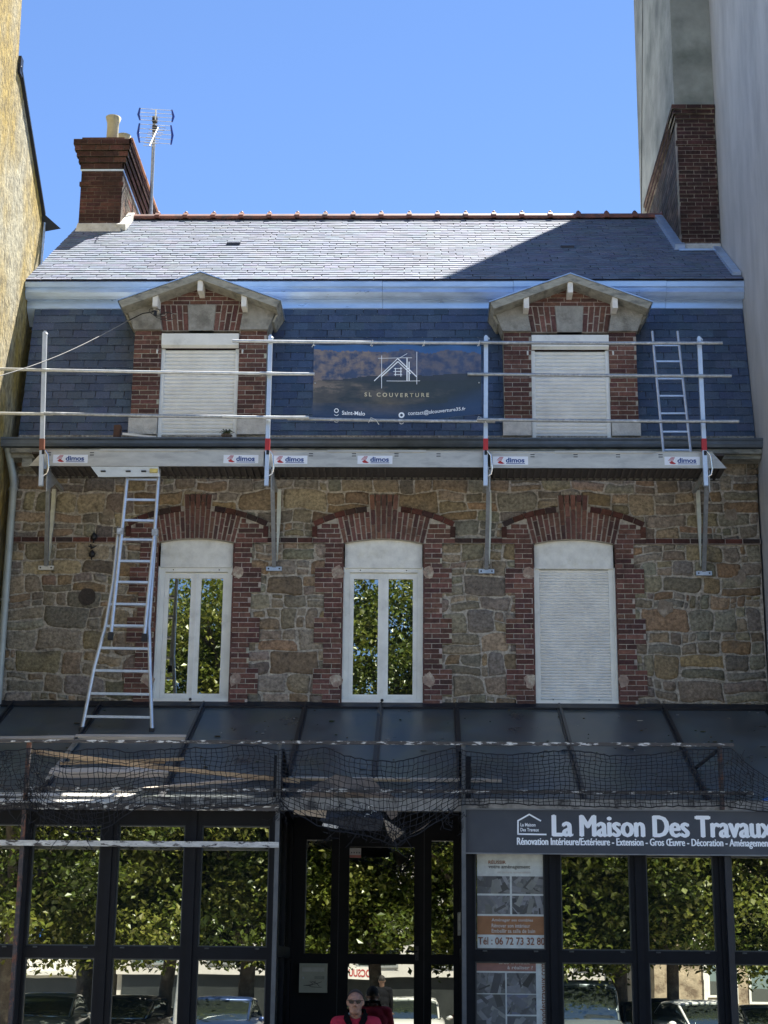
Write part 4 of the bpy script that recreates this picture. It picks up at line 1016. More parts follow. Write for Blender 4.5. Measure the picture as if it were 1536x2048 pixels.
A = on_can(155, 1480, .04); B_ = on_can(95, 1560, .04); b = MB(); b.beam(A, B_, .05, .03, up=CN); tag(b.build('aluminium_rail', M_ALU), 'short blue silver metal rail lying down the veranda roof under the boards', 'rail')
b = MB(); x0, x1 = W(-40, 1590, FY - .1).x, W(268, 1590, FY - .1).x; za, zc = W(150, 1586, FY + .02).z, W(150, 1604, FY - .19).z
b.hexa([(x0, FY + .02, za - .012), (x0, FY + .02, za), (x1, FY + .02, za), (x1, FY + .02, za - .012), (x0, FY - .19, zc - .012), (x0, FY - .19, zc), (x1 - .25, FY - .19, zc), (x1 - .25, FY - .19, zc - .012)])  # real board, enlarged and whitened to widen the sun patch on the eaves
tag(b.build('white_board', M_BLOCKWHITE), 'bright white board in the sun on the left end of the veranda gutter', 'board')
def sheet_px(name, pts, m, lbl, Y, cat, wob=.04, th=.006):
    q = [W(a, c, Y + U(-wob, wob)) for a, c in pts]; cen = sum(q, Vector()) / len(q) + Vector((0, -wob, 0)); b = MB(); n = len(q)
    b.add(q + [cen] + [p + Vector((0, th, 0)) for p in q] + [cen + Vector((0, th, 0))], [(i, n, (i + 1) % n) for i in range(n)] + [(n + 1 + (i + 1) % n, 2 * n + 1, n + 1 + i) for i in range(n)] + [(i, (i + 1) % n, n + 1 + (i + 1) % n, n + 1 + i) for i in range(n)])
    return tag(b.build(name, m), lbl, cat)
M_CARD = mat('cardboard', (.45, .36, .25), .85, nscale=7, namt=.15); M_CARDD = mat('dirty_card', (.20, .165, .135), .9, nscale=7, namt=.25, patch=(.11, .1, .09), pscale=5)
M_TARP = mat('dark_tarpaulin', (.03, .035, .045), .5, nscale=6, namt=.3)
sheet_px('cardboard_sheet', [(592, 1604), (656, 1608), (651, 1636), (587, 1628)], M_CARD, 'clean tan piece of cardboard in the net above the shop entrance', FY - .11, 'cardboard', .01)
sheet_px('torn_membrane', [(600, 1588), (640, 1565), (672, 1549), (706, 1556), (742, 1555), (762, 1575), (800, 1600), (760, 1606), (715, 1598), (660, 1606), (622, 1612)], M_CARDD, 'large crumpled brown sheet bulging over the net above the entrance', FY - .07, 'sheet', .04)
sheet_px('torn_membrane', [(757, 1592), (803, 1604), (794, 1632), (782, 1640), (768, 1618)], M_CARDD, 'torn brown flap hanging right of the dark tarpaulin', FY - .1, 'sheet', .03)
sheet_px('torn_membrane', [(766, 1636), (810, 1664), (786, 1683), (776, 1668)], M_CARD, 'pointed pale scrap hanging lowest in the net', FY - .12, 'sheet', .02)
sheet_px('torn_membrane', [(838, 1660), (862, 1642), (848, 1656), (815, 1672)], M_CARDD, 'small grey scrap caught low in the net at the right', FY - .1, 'sheet', .01)
sheet_px('tarpaulin', [(657, 1612), (690, 1604), (728, 1598), (758, 1612), (768, 1640), (762, 1662), (700, 1660), (652, 1650), (640, 1640)], M_TARP, 'dark blue tarpaulin bundle sagging in the net over the door', FY - .09, 'tarpaulin', .03)
b = MB()
for (x, y) in ((742, 1615), (735, 1632), (748, 1626)):
    p = W(x, y, FY - .145); b.tube([p + Vector((math.cos(t * .9) * .03, 0, math.sin(t * .9) * .02)) for t in range(5)], .004, 4)
tag(b.build('rope_scrap', M_WHITE), 'small white rope ends lying on the dark tarpaulin', 'rope')
b = MB(); p0, p1 = W(645, 1649, FY - .1), W(677, 1655, FY - .1); b.beam(p0, p1, .02, .03); tag(b.build('white_strip', M_BLOCKWHITE), 'short white strip showing under the tarpaulin', 'strip')
b = MB(); q = [W(a, c, FY - .09) for a, c in ((1060, 1619), (1058, 1606), (1085, 1605), (1088, 1619))]; b.prism(q, (0, .004, 0), (.45, .6, .8))
for k in range(2):
    z = W(1070, 1610 + 5 * k, FY - .094); b.box(q[0].x + .01, q[2].x - .01, FY - .0955, FY - .094, z.z, z.z + .006, (.9, .95, 1))
tag(b.build('blister_sheet', M_COLD), 'little pale blue and white packet standing on top of the shop sign', 'packet')
b = MB(); q = [W(a, c, FY - .1) for a, c in ((1524, 1598), (1540, 1592), (1545, 1612), (1530, 1614))]; b.prism(q, (0, .02, 0))
tag(b.build('plastic_scrap', mat('blue_plastic', (.02, .12, .4), .4)), 'scrap of bright blue plastic in the net at the right edge', 'scrap')
b = MB()
for k in range(16):
    p = W(U(1460, 1500), U(1612, 1621), FY - U(.05, .1)); b.ball(p, (U(.01, .025), U(.01, .02), U(.01, .02)), 6, 5, (.3, .31, .2))
tag(b.build('gutter_debris', M_COLR), 'light pebbles and leaf litter in the veranda gutter by the right post', 'debris', kind='stuff')
# ------------------------------------------------------------ scaffold
PYF = -1.05; PYB = -.50
def deck(px0, px1, lbl, stickers, slots, tri0, tri1, hatch=False):
    A0, A1 = W(px0, 898, PYF), W(px1, 898 + 7 * (px1 / 1400.), PYF)
    zt = (W((px0 + px1) / 2, 898.5 + 5.5 * ((px0 + px1) / 2 / 1400.), PYF).z); zb = zt - .215
    o = thing('scaffold_deck', ((A0.x + A1.x) / 2, -.77, zb), lbl, 'scaffold deck', 'scaffold decks')
    b = MB(); x0, x1 = A0.x, A1.x
    t0 = .17 if tri0 else 0; t1 = .17 if tri1 else 0
    for yy in (PYF, PYB):
        b.prism([(x0 + t0, yy, zt - .012), (x1 - t1, yy, zt - .012), (x1, yy, zb), (x0, yy, zb)], (0, .006, 0))
    b.box(x0 + t0, x1 - t1, PYF - .008, PYF + .02, zt - .012, zt)
    m = (x0 + x1) / 2; b.box(m - .62, m + .62, PYF - .014, PYF - .002, zt - .02, zt + .006)
    b.build('side_beam', M_ALUBEAM, o)
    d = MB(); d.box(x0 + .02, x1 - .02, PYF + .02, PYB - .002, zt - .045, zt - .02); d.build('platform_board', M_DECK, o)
    r = MB(); x = x0 + .06
    while x < x1 - .05:
        if not (hatch and W(190, 940, -.8).x < x < W(320, 940, -.8).x): r.box(x, x + .025, PYF + .008, PYB - .001, zb + .0, zb + .02)
        x += .085
    for yy in (PYF + .008, PYB - .03): r.box(x0, x1, yy, yy + .022, zb - .0, zb + .004)
    r.box(x0, x1, PYF + .03, PYB - .03, zb + .022, zb + .03)
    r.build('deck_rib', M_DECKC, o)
    s = MB()
    for px in slots:
        x = W(px, 908, PYF).x
        for dz in (.035, .065): s.box(x - .026, x + .026, PYF - .003, PYF - .0005, zt - dz - .010, zt - dz)
    if slots: s.build('slot', M_BLACK, o)
    for px in stickers:
        x = W(px, 915, PYF).x; zc = zt - .118; wl = .22; hl = .052
        q = MB(); q.box(x - wl, x + wl, PYF - .003, PYF - .001, zc - hl - .005, zc + hl); so_ = q.build('sticker', M_STICK, o)
        Y = PYF - .0035
        text('lettering', 'dimos', (x - .06, Y, zc - .03), .235, .066, M_BLUE, so_, bold=.035)
        u = MB(); u.box(x - .055, x + .18, Y - .001, Y, zc - .046, zc - .038); u.build('underline', M_BLUE, so_)
        e = MB(); cx, cz = x - .175, zc
        for k in range(4):
            a = Vector((cx + .018 * k - .0, Y, zc - .005)); 
            e.prism([(cx + .0 + .016 * k, Y, cz - .002 - .004 * k), (cx + .008 + .016 * k, Y, cz - .002 - .004 * k), (cx + .05 + .012 * k, Y, cz + .045), (cx + .042 + .012 * k, Y, cz + .045)], (0, -.0008, 0))
        e.prism([(cx + .045, Y, cz - .005), (cx + .1, Y, cz - .04), (cx + .07, Y, cz - .047), (cx + .03, Y, cz - .042), (cx + .012, Y, cz - .025)], (0, -.0008, 0))
        e.build('emblem', M_RED, so_)
    return o, x0, x1, zt, zb
d1, _, _, ZDT, ZDB = deck(60, 537, 'left aluminium scaffold deck with an open hatch and a ladder under it', [141, 482], [98, 184], 1, 0, hatch=True)
deck(528, 980, 'middle aluminium scaffold deck hanging below the banner', [580, 750], [622, 708, 793, 877], 0, 0)
deck(966, 1452, 'right aluminium scaffold deck below the shuttered dormer', [1021, 1364], [1065, 1151, 1236, 1321], 0, 1)
h = MB(); q = [W(182, 927, PYF + .02), W(317, 927, PYF + .02), W(320, 953, -.93), W(197, 954, -.93)]
q[0].z = q[1].z = ZDB - .003; 
h.hexa([p + Vector((0, 0, .012)) for p in q] + q, (.5, .6, .7)); h.build('hatch_door', mat('pale_blue_hatch', (.66, .78, .92), .35, .1, nscale=8, namt=.06), d1)
h = MB()
for f in (.18, .55, .78):
    p = q[0].lerp(q[1], f) + Vector((0, .018, -.05)); h.box(p.x - .03, p.x + .03, p.y, p.y + .03, p.z - .006, p.z + .006)
h.build('slot', M_BLACK, d1)
h = MB(); p = q[0].lerp(q[1], .93) + Vector((0, .01, -.05)); h.box(p.x - .05, p.x + .05, p.y, p.y + .03, p.z - .02, p.z + .03); h.build('yellow_label', mat('yellow_label', (.6, .5, .15), .5), d1)

POST = [((90, 665), (82, 903), 'leftmost', 'galvanised scaffold bracket with a brown band nearest the downpipe', (92, 1137), M_REDB),
        ((541, 673), (533, 972), '', 'scaffold bracket with a red band between the left and middle decks', (548, 1139), M_RED),
        ((972, 674), (971, 972), '', 'scaffold bracket with a red band right of the banner', (973, 1144), M_RED),
        ((1398, 676), (1412, 980), '', 'rightmost scaffold bracket with a red band beside the short roof ladder', (1408, 1148), M_RED)]
for k, (t, bt, _, lbl, foot, mb_) in enumerate(POST):
    Y = -1.12; A = W(*t, Y); B_ = W(bt[0], 972, Y); ft = W(*foot, -.06)
    o = thing('scaffold_bracket', (ft.x, -.06, ft.z), lbl, 'scaffold bracket', 'scaffold brackets fixed to the wall')
    b = MB(); b.beam(B_, A, .052, .05, up=(0, 1, 0)); b.beam(A + Vector((0, 0, -.0)), A + Vector((0, 0, .02)), .03, .03, up=(0, 1, 0))
    b.tube([B_.lerp(A, .99) + Vector((.01, -.03, 0)), B_.lerp(A, .99) + Vector((.04, -.03, -.01)), B_.lerp(A, .975) + Vector((.035, -.03, 0))], .007, 6)
    for pz in (.025, .22, .58): b.box(A.x - .02, A.x + .04, Y - .035, Y - .03, 0, 0) if 0 else None
    b.build('post', mat('pale_aluminium_post', (.66, .72, .76), .38, .5, nscale=8, namt=.08), o)
    f0 = (972 - 903) / (972 - t[1]); f1 = (972 - 880) / (972 - t[1]); r = MB(); r.beam(B_.lerp(A, f0), B_.lerp(A, f1), .06, .058, up=(0, 1, 0)); r.build('coloured_band', mb_, o)
    s = MB(); top = Vector((B_.x + .03, -.98, ZDB - .10)); s.beam(Vector((B_.x + .05, -1.0, ZDB + .07)), ft + Vector((0, -.0, .04)), .05, .045, up=(0, 1, 0)); s.build('strut', mat('strut_grey', (.30, .32, .33), .5, .5, nscale=15, namt=.2), o)
    xw = ft.x + (.02 if k < 3 else -.06)
    v = MB(); v.prism([(xw, -.10, ZDB - .02), (xw + .05, -.10, ZDB - .02), (xw + .05, -.10, ZDB - .40), (xw + .022, -.10, ft.z + .1), (xw + .015, -.10, ft.z + .1), (xw, -.10, ZDB - .40)], (0, .05, 0)); v.build('wall_rail', mat('cream_metal', (.62, .63, .52), .45, .3, nscale=10, namt=.15), o)
    a = MB(); a.box(B_.x + .0, B_.x + .045, -1.09, -.06, ZDB - .05, ZDB - .006); a.prism([(B_.x + .05, -1.09, ZDB - .05), (B_.x + .05, -.5, ZDB - .05), (B_.x + .05, -1.05, ZDB - .33)], (.012, 0, 0)); a.build('arm', M_GALV, o)
    p = MB(); p.box(ft.x - .10, ft.x + .10, -.075, -.04, ft.z - .02, ft.z + .035); po = p.build('foot_plate', M_ALU, o)
    p = MB()
    for s_ in (-.07, .07): p.ball((ft.x + s_, -.077, ft.z + .008), .011, 8, 5)
    p.build('bolt', M_BLACK, po)
    h = MB(); sx = 1
    h.tube([Vector((B_.x + .03, -1.16, ZDT - .05)), Vector((B_.x + .07, -1.16, ZDT - .10)), Vector((B_.x + .085, -1.15, ZDB - .05)), Vector((B_.x + .07, -1.13, ZDB - .12)), Vector((B_.x + .02, -1.12, ZDB - .15))], .012, 8); h.build('locking_hook', mat('bright_steel', (.8, .8, .78), .25, .9), o)
    h = MB(); h.box(B_.x - .012, B_.x + .022, -1.149, -1.1455, ZDT - .09, ZDT - .03); h.build('keyhole', M_BLACK, o)

def tube_(p0, p1, lbl, m=M_GALV, Y=-1.175, r=.021):
    b = MB(); A, B_ = W(*p0, Y), W(*p1, Y); n = 8
    b.tube([A.lerp(B_, i / n) + Vector((0, 0, -.006 * math.sin(math.pi * i / n))) for i in range(n + 1)], r, 10)
    return tag(b.build('guardrail_tube', m), lbl, 'guardrail tube', 'scaffold guardrail tubes')
MT = mat('bright_tube', (.60, .62, .60), .42, .6, nscale=14, namt=.18)
tube_((465, 682), (975, 686), 'top guardrail tube carrying the banner', MT)
tube_((960, 685), (1445, 686), 'top guardrail tube crossing the right dormer', Y=-1.21)
tube_((-60, 737), (560, 748), 'middle guardrail tube crossing the left dormer and the overhead cable', MT)
tube_((520, 746), (629, 748), 'short middle guardrail tube ending at the left edge of the banner', MT, Y=-1.215)
tube_((935, 748), (1463, 752), 'middle guardrail tube crossing the right dormer shutter')
tube_((-60, 825), (106, 828), 'short bottom guardrail tube at the left edge of the view', MT)
tube_((88, 827), (560, 835), 'bottom guardrail tube in front of the left dormer', Y=-1.21)
tube_((445, 833), (618, 835), 'pale bottom guardrail tube overlapping the post left of the banner', MT, Y=-1.25)
tube_((575, 837), (990, 843), 'bottom guardrail tube across the foot of the banner', Y=-1.21)
tube_((955, 839), (1478, 843), 'bottom guardrail tube crossing the right dormer', Y=-1.255)

# ------------------------------------------------------------ banner
BY = -1.16
bn = thing('banner', (W(795, 845, BY).x, BY, W(795, 845, BY).z), 'dark blue and brown printed banner tied to the scaffold guardrail', 'banner')
C0, C1 = W(628, 689, BY), W(962, 690, BY); D0 = W(628, 838, BY); bw = C1.x - C0.x; bh = C0.z - D0.z
def bwave(p):
    u = (p[0] - C0.x) / bw; v = (C0.z - p[2]) / bh; v = min(max(v, 0), 1.1)
    y = BY + .006 + .018 * math.sin(u * 9 + v * 3) * (.3 + v * .5) + .016 * math.sin(u * 21 - v * 2) * max(0, 1 - v * 2.2) + .012 * noise.noise(Vector((u * 5, v * 4, 2)))
    z = p[2] - .03 * v * math.sin(math.pi * min(1, u * 1.15)) * 1.0 + (.03 * max(0, v - .72) / .28 * (max(0, (u - .62)) / .38) ** 1.3) * 2.2
    z += -.006 * abs(math.sin(u * math.pi * 3)) * (1 - v)
    return Vector((p[0], y + (p[1] - BY), z))
b = MB(); nx, nz = 170, 80; vs = []
for j in range(nz + 1):
    for i in range(nx + 1): vs.append(bwave((C0.x + bw * i / nx, BY, C0.z - bh * 1.0 * j / nz)))
def bcol(u, v):
    n1 = noise.fractal(Vector((u * 3.2, v * 5, 1)), .6, 2, 6); n2 = noise.fractal(Vector((u * 14, v * 9, 4)), .6, 2, 5); n3 = noise.noise(Vector((u * 40, v * 8, 4)))
    blue = (.018, .055, .15)
    if v < .09 + .06 * n1: c = (.03, .08, .19)
    elif v < .42 + .04 * n1 - .1 * (u - .5):
        k = min(1, max(0, .5 + n2 * 1.1 + n3 * .4)); k *= (1.0 if u < .45 else .45)
        c = tuple(a * (1 - k) + d * k for a, d in zip((.035, .05, .09), (.16, .13, .11)))
    elif v < .47: c = (.03, .035, .04)
    else:
        k = max(0, min(1, .75 - u * 1.1 + n1 * .8)); c = tuple(a * (1 - k) + d * k for a, d in zip((.028, .035, .035), (.085, .075, .06)))
        if v > .78 or u > .8:
            q = min(1, max(0, (v - .72) * 4 + max(0, u - .75) * 3)) * .8; c = tuple(a * (1 - q) + d * q for a, d in zip(c, (.018, .04, .09)))
        k = max(0, min(1, (n1 - .0) * 4)) * max(0, 1 - abs(v - .56) * 8) * max(0, 1 - u * 1.9); c = tuple(a * (1 - k) + d * k for a, d in zip(c, (.17, .135, .10)))
    return c
for j in range(nz):
    for i in range(nx):
        a = j * (nx + 1) + i
        b.f.append([a, a + nx + 1, a + nx + 2, a + 1]); b.c.append(bcol((i + .5) / nx, (j + .5) / nz)); b.sm.append(True)
b.c = [tuple(min(.6, x * 1.55) for x in c) for c in b.c]
b.v = [tuple(p) for p in vs]
# back face for thickness
o_ = len(b.v); b.v += [(p[0], p[1] + .004, p[2]) for p in vs]
for j in range(nz):
    for i in range(nx):
        a = o_ + j * (nx + 1) + i; b.f.append([a, a + 1, a + nx + 2, a + nx + 1]); b.c.append((.3, .3, .3)); b.sm.append(True)
M_BAN = mat('banner_print', use_col=True, rough=.32, nscale=9, namt=.1, spec=.5)
cl = b.build('printed_cloth', M_BAN, bn)
def btext(n, s, x0, x1, yb, yt, m, **k):
    a, c = W(x0, yb, BY), W(x1, yb, BY); z1 = W((x0 + x1) / 2, yt, BY).z; z0 = W((x0 + x1) / 2, yb, BY).z
    return text(n, s, (a.x, BY, z0), c.x - a.x, z1 - z0, m, bn, Y_off=.008, warp=bwave, **k)
M_GOLD = mat('gold_lettering', (.62, .55, .36), .5)
btext('lettering', 'S L   C O U V E R T U R E', 729, 858, 791, 783, M_GOLD, bold=.02)
btext('lettering', 'Saint-Malo', 684, 730, 828, 820, M_LET, bold=.015)
btext('lettering', 'contact@slcouverture35.fr', 816, 931, 828, 817.5, M_LET, bold=.006)
e = MB()
def bl(p, q, w_=.9):
    A, C = W(*p, BY), W(*q, BY); n = max(1, int((C - A).length / .05)); d = (C - A).normalized(); nn = Vector((-d.z, 0, d.x)) * w_ * .0064 / 2
    for i in range(n):
        a, c = A.lerp(C, i / n), A.lerp(C, (i + 1) / n)
        q_ = [bwave(x) + Vector((0, -.008, 0)) for x in (a - nn, a + nn, c + nn, c - nn)]; e.prism(q_, (0, .001, 0))
def zz(x, y): return (600 + x / 3.84, 660 + y / 3.84)
for p, q, w_ in (((570, 385), (750, 215), 1.6), ((750, 215), (895, 352), 2.0), ((622, 355), (752, 238), 2.0), ((752, 238), (850, 330), 1.6), ((627, 190), (627, 440), 1.1), ((897, 165), (897, 408), 1.1), ((600, 211), (860, 211), .9), ((665, 383), (922, 383), .9), ((760, 215), (823, 180), .9), ((822, 210), (822, 382), 2.2), ((838, 240), (838, 382), 2.2),
                 ((733, 285), (733, 345), 1.6), ((775, 280), (775, 350), 1.6), ((722, 290), (785, 290), 1.2), ((716, 312), (782, 312), 1.2), ((722, 335), (785, 335), 1.2)):
    bl(zz(*p), zz(*q), w_)
e.build('house_emblem', M_LET, bn)
e = MB()
def ring(cx, cy, r, w_, a0=0, a1=2 * math.pi):
    n = 14; c = W(cx, cy, BY)
    for i in range(n):
        t0, t1 = a0 + (a1 - a0) * i / n, a0 + (a1 - a0) * (i + 1) / n
        q_ = [bwave(c + Vector((math.cos(t) * rr, 0, math.sin(t) * rr))) + Vector((0, -.008, 0)) for t, rr in ((t0, r - w_), (t0, r), (t1, r), (t1, r - w_))]
        e.prism(q_, (0, .001, 0))
ring(673, 820, .030, .010); ring(673, 826, .03, .007, 3.5, 5.9); ring(803, 825.5, .038, .020); ring(673, 839, .03, .006, 3.4, 6.0); ring(803, 839, .03, .008, 3.4, 6.0)
e.build('contact_symbol', M_LET, bn)
e = MB()
for px, py in ((629, 691), (744, 691), (848, 690), (958, 690), (630, 766), (958, 766)):
    p = bwave(W(px, py, BY)); e.ball(p + Vector((0, -.012, 0)), .010, 8, 5)
e.build('eyelet', M_ALU, bn)
e = MB()
for px, py in ((627, 690), (744, 687), (848, 688), (958, 688)):
    p = W(px, py, BY - .03); e.tube([p + Vector((0, 0, -.01)), p + Vector((.008, -.03, .035)), p + Vector((.012, .03, .05)), p + Vector((-.02, 0, -.03))], .004, 5)
for px, py in ((742, 840), (957, 838)):
    p = W(px, py, BY - .07); e.tube([p + Vector((-.03, 0, -.04)), p + Vector((.0, -.01, .03)), p + Vector((.06, -.01, -.0)), p + Vector((.10, 0, -.06))], .004, 5)
e.build('cable_tie', M_WHITE, bn)

# ------------------------------------------------------------ ladders
def pyY(py, p0, Y0, p1, Y1): return Y0 + (Y1 - Y0) * (py - p0) / (p1 - p0)
base = on_can(234, 1462).y
ld = thing('extension_ladder', (W(234, 1460, base).x, base, W(234, 1460, base).z), 'two-part aluminium extension ladder with splayed feet rising from the veranda roof to the hatch', 'ladder')
def LY(py, off=0): return pyY(py, 1462, base, 930, -.80) + off
def LP(px, py, off=0): return W(px, py, LY(py, off))
M_LAD = mat('ladder_aluminium', (.66, .70, .74), .36, .65, nscale=12, namt=.12)
lowL = [(164, 1458), (188, 1336), (211, 1251), (226.6, 1163), (237.5, 1057)]; lowR = [(304, 1460), (300, 1336), (298, 1251), (304, 1163), (311.5, 1058)]
upL = [(222, 1268), (243.5, 1067), (257, 931)]; upR = [(289, 1271), (309, 1070), (319, 931)]
for pts, off, nm in ((lowL, 0, 0), (lowR, 0, 0), (upL, -.05, 0), (upR, -.05, 0)):
    b = MB(); q = [LP(*p, off) for p in pts]
    b.tube(q, .024, 8); b.build('stile', M_LAD, ld)
def atx(pts, py):
    s = sorted(pts, key=lambda p: p[1])
    return interp([(p[1], p[0]) for p in s], py)
for py in (1434, 1388, 1342, 1297, 1253, 1209.5, 1165.6, 1123, 1080):
    b = MB(); b.beam(LP(atx(lowL, py), py - 1), LP(atx(lowR, py), py + 1), .03, .03); b.build('rung', M_LAD, ld)
for py in (1252, 1209, 1165, 1123, 1080, 1041.6, 1000.5, 959.5):
    b = MB(); b.beam(LP(atx(upL, py), py - 1, -.05), LP(atx(upR, py), py, -.05), .03, .028); b.build('rung', M_LAD, ld)
for p, off in ((lowL[0], 0), (lowR[0], 0), (upL[0], -.05), (upR[0], -.05)):
    b = MB(); q = LP(*p, off); b.beam(q + Vector((0, 0, .02)), q + Vector((-.005, 0, -.075 if off else -.04)), .06, .055, up=(0, 1, 0)); b.build('rubber_foot', M_BLACK, ld)
for p in ((242, 1064), (311, 1066)): b = MB(); q = LP(*p, -.03); b.box(q.x - .04, q.x + .035, q.y - .05, q.y + .03, q.z - .04, q.z + .04); b.build('guide_bracket', M_GALV, ld)
# roof ladder on the right deck
q0 = W(1354, 908, -.70)
l2 = thing('roof_ladder', (q0.x, -.70, q0.z), 'short narrow aluminium ladder leaning on the mansard slates from the right deck', 'ladder')
def LQ(px, py): return W(px, py, pyY(py, 908, -.72, 663, -.30))
for pts in (((1304.5, 663), (1327.5, 908)), ((1355, 663), (1382, 908))):
    b = MB(); b.tube([LQ(*pts[0]), LQ(*pts[1])], .018, 8); b.build('stile', M_LAD, l2)
for py in (691, 723, 757.6, 792, 827, 863.7, 900):
    t = (py - 663) / 245; b = MB(); b.beam(LQ(1304.5 + 23 * t, py), LQ(1355 + 27 * t, py), .022, .022); b.build('rung', M_LAD, l2)

# ------------------------------------------------------------ cable, insulators, small things on the gutter
b = MB(); A = W(-60, 768, -2.6); B_ = W(257, 641, -.1); n = 14
b.tube([A.lerp(B_, i / n) + Vector((0, 0, -.10 * math.sin(math.pi * i / n))) for i in range(n + 1)], .0065, 6)
tag(b.build('overhead_cable', mat('cable_grey', (.22, .22, .21), .7)), 'pale overhead cable running from the left edge to the left dormer', 'cable')
b = MB(); c = W(315, 622, -.36)
for k in range(5): b.tube([c + Vector((math.cos(t * .7 + k) * .07 * (1 + .2 * k) + .04 * k - .04, .02 * math.sin(t), math.sin(t * .7 + k) * .05 - .02 * k)) for t in range(8)], .004, 5)
b.tube([B_, W(285, 627, -.3), c], .007, 6); b.box(c.x - .04, c.x - .01, c.y - .02, c.y + .03, c.z - .06, c.z + .0)
tag(b.build('cable_coil', M_BLACK), 'tangle of thin dark wire hanging at the left rafter end of the left dormer', 'wire')
for py, l in ((1073, 'upper black iron wall bracket beside the left string course'), (1108, 'lower black iron wall bracket below the left string course')):
    b = MB(); p = W(188 if py < 1090 else 184, py, -.07); b.lathe(p + Vector((0, 0, -.05)), [(.0, 0), (.035, .015), (.045, .05), (.03, .08), (.012, .1), (.0, .11)], 10)
    b.tube([p + Vector((0, .05, 0)), p + Vector((0, 0, .0)), p + Vector((0, -.02, -.09 if py < 1090 else -.08))], .01, 6)
    if py > 1090:
        for k in range(7): b.tube([p + Vector((0, 0, .08)), p + Vector((U(-.07, .07), U(-.04, 0), .08 + U(-.02, .06)))], .008, 5)
    tag(b.build('wall_bracket', M_BLACK), l, 'iron bracket', 'old iron brackets on the left of the facade')
b = MB(); p = W(174, 1193, -.034); n = 14; pts = [p + Vector((math.cos(2 * math.pi * k / n) * U(.1, .12), 0, math.sin(2 * math.pi * k / n) * U(.11, .13))) for k in range(n)]; b.prism(pts, (0, .03, 0)); 
b.build('soot_patch', mat('sooty_stone', (.055, .045, .036), .95, nscale=14, namt=.4, bump=.8), house)
for (x, y, r) in ((1330, 1215, .11), (1463, 1030, .1), (1480, 1155, .1), (215, 1030, .09)):
    b = MB(); p = W(x, y, -.03); n = 11; b.prism([p + Vector((math.cos(2 * math.pi * k / n) * r * U(.7, 1.15), 0, math.sin(2 * math.pi * k / n) * r * U(.7, 1.3))) for k in range(n)], (0, .03, 0))
    b.build('pointing_smear', mat('pointing_smear', (.26, .21, .15), .95, nscale=16, namt=.3, bump=.8, patch=(.34, .29, .22), pscale=8), house)
GZ = zg1
b = MB(); q = [W(a, c, -.25) for a, c in ((226, 874), (228, 850), (241, 849), (238, 875))]; b.prism(q, (0, .12, 0)); tag(b.build('wooden_block', mat('dark_wood_block', (.10, .05, .03), .8, nscale=9)), 'dark brown wooden block standing on the gutter left of the dormer', 'block')
b = MB(); A, B_ = W(245, 868, -.3), W(312, 875, -.28); b.beam(A, B_, .03, .03); tag(b.build('white_batten', M_BLOCKWHITE), 'thin white batten lying on the gutter beside the dark wooden block', 'batten')
pt = thing('gutter_plant', tuple(W(453, 876, -.2)), 'small dry spiky plant in the gutter under the left dormer shutter', 'plant')
b = MB(); p = W(453, 876, -.2); b.lathe(p + Vector((0, 0, -.01)), [(.05, 0), (.075, .05), (.06, .055)], 10); b.build('root_ball', mat('root_ball', (.10, .075, .05), .95), pt)
b = MB()
for k in range(26):
    a = U(0, 6.28); r = U(.05, .12); h_ = U(.01, .08); m_ = p + Vector((math.cos(a) * r * .5, math.sin(a) * r * .3, .05 + h_ * .9)); e_ = p + Vector((math.cos(a) * r, math.sin(a) * r * .4, .05 + h_ * .4)); b.tube([p + Vector((0, 0, .04)), m_, e_], [.009, .008, .002], 4, (.06, .08, .03))
b.build('leaves', mat('dry_leaves', (.06, .075, .03), .7, nscale=30, namt=.5), pt)

# ------------------------------------------------------------ antenna
AY = 4.2; top = W(311, 226, AY); bot = W(301, 440, AY)
an = thing('tv_antenna', tuple(bot), 'television antenna with two blue-ended grid reflectors on a tall pole behind the ridge', 'antenna')
b = MB(); b.tube([bot, W(309, 236, AY)], .03, 8); b.build('mast', M_GALV, an)
M_ABLUE = mat('antenna_blue', (.02, .05, .28), .4)
for (x0, x1, y0, y1, nr) in ((277, 346, 217, 241, 4), (276, 344, 248, 286, 5)):
    b = MB()
    for i in range(nr):
        t = i / (nr - 1); b.tube([W(x0 + 2, y0 + (y1 - y0) * t * .93, AY - .1), W(x1 - 1, y0 + 4 + (y1 - y0) * t * .95, AY - .1)], .005, 5)
    b.build('reflector_rods', M_GALV, an)
    for x, s in ((x0 + 1, -1), (x1, 1)):
        b = MB(); yy = 4 if s > 0 else 0; b.tube([W(x - s * 2, y0 + yy - 1, AY - .1), W(x + s * 1, (y0 + y1) / 2 + yy, AY - .1), W(x - s * 2, y1 + yy - 1, AY - .1)], [.014, .022, .014], 7); b.build('end_cap', M_ABLUE, an)
b = MB(); b.tube([W(312, 219, AY - .1), W(311, 240, AY - .1)], .014, 6); b.build('mast_tip', M_WHITE, an)
b = MB(); A, B_ = W(316, 255, AY - .12), W(299, 292, AY - 1.2)
b.tube([A, B_], .010, 6)
for i in range(8):
    p = A.lerp(B_, i / 7); b.tube([p + Vector((-.13 + .004 * i, 0, .01)), p + Vector((.13 - .004 * i, 0, -.01))], .006, 5)
b.build('director_boom', M_GALV, an)
b = MB()
for py in (240, 258): p = W(310, py, AY - .04); b.box(p.x - .04, p.x + .04, p.y - .05, p.y + .03, p.z - .05, p.z + .05)
b.build('clamp', M_BLACK, an)
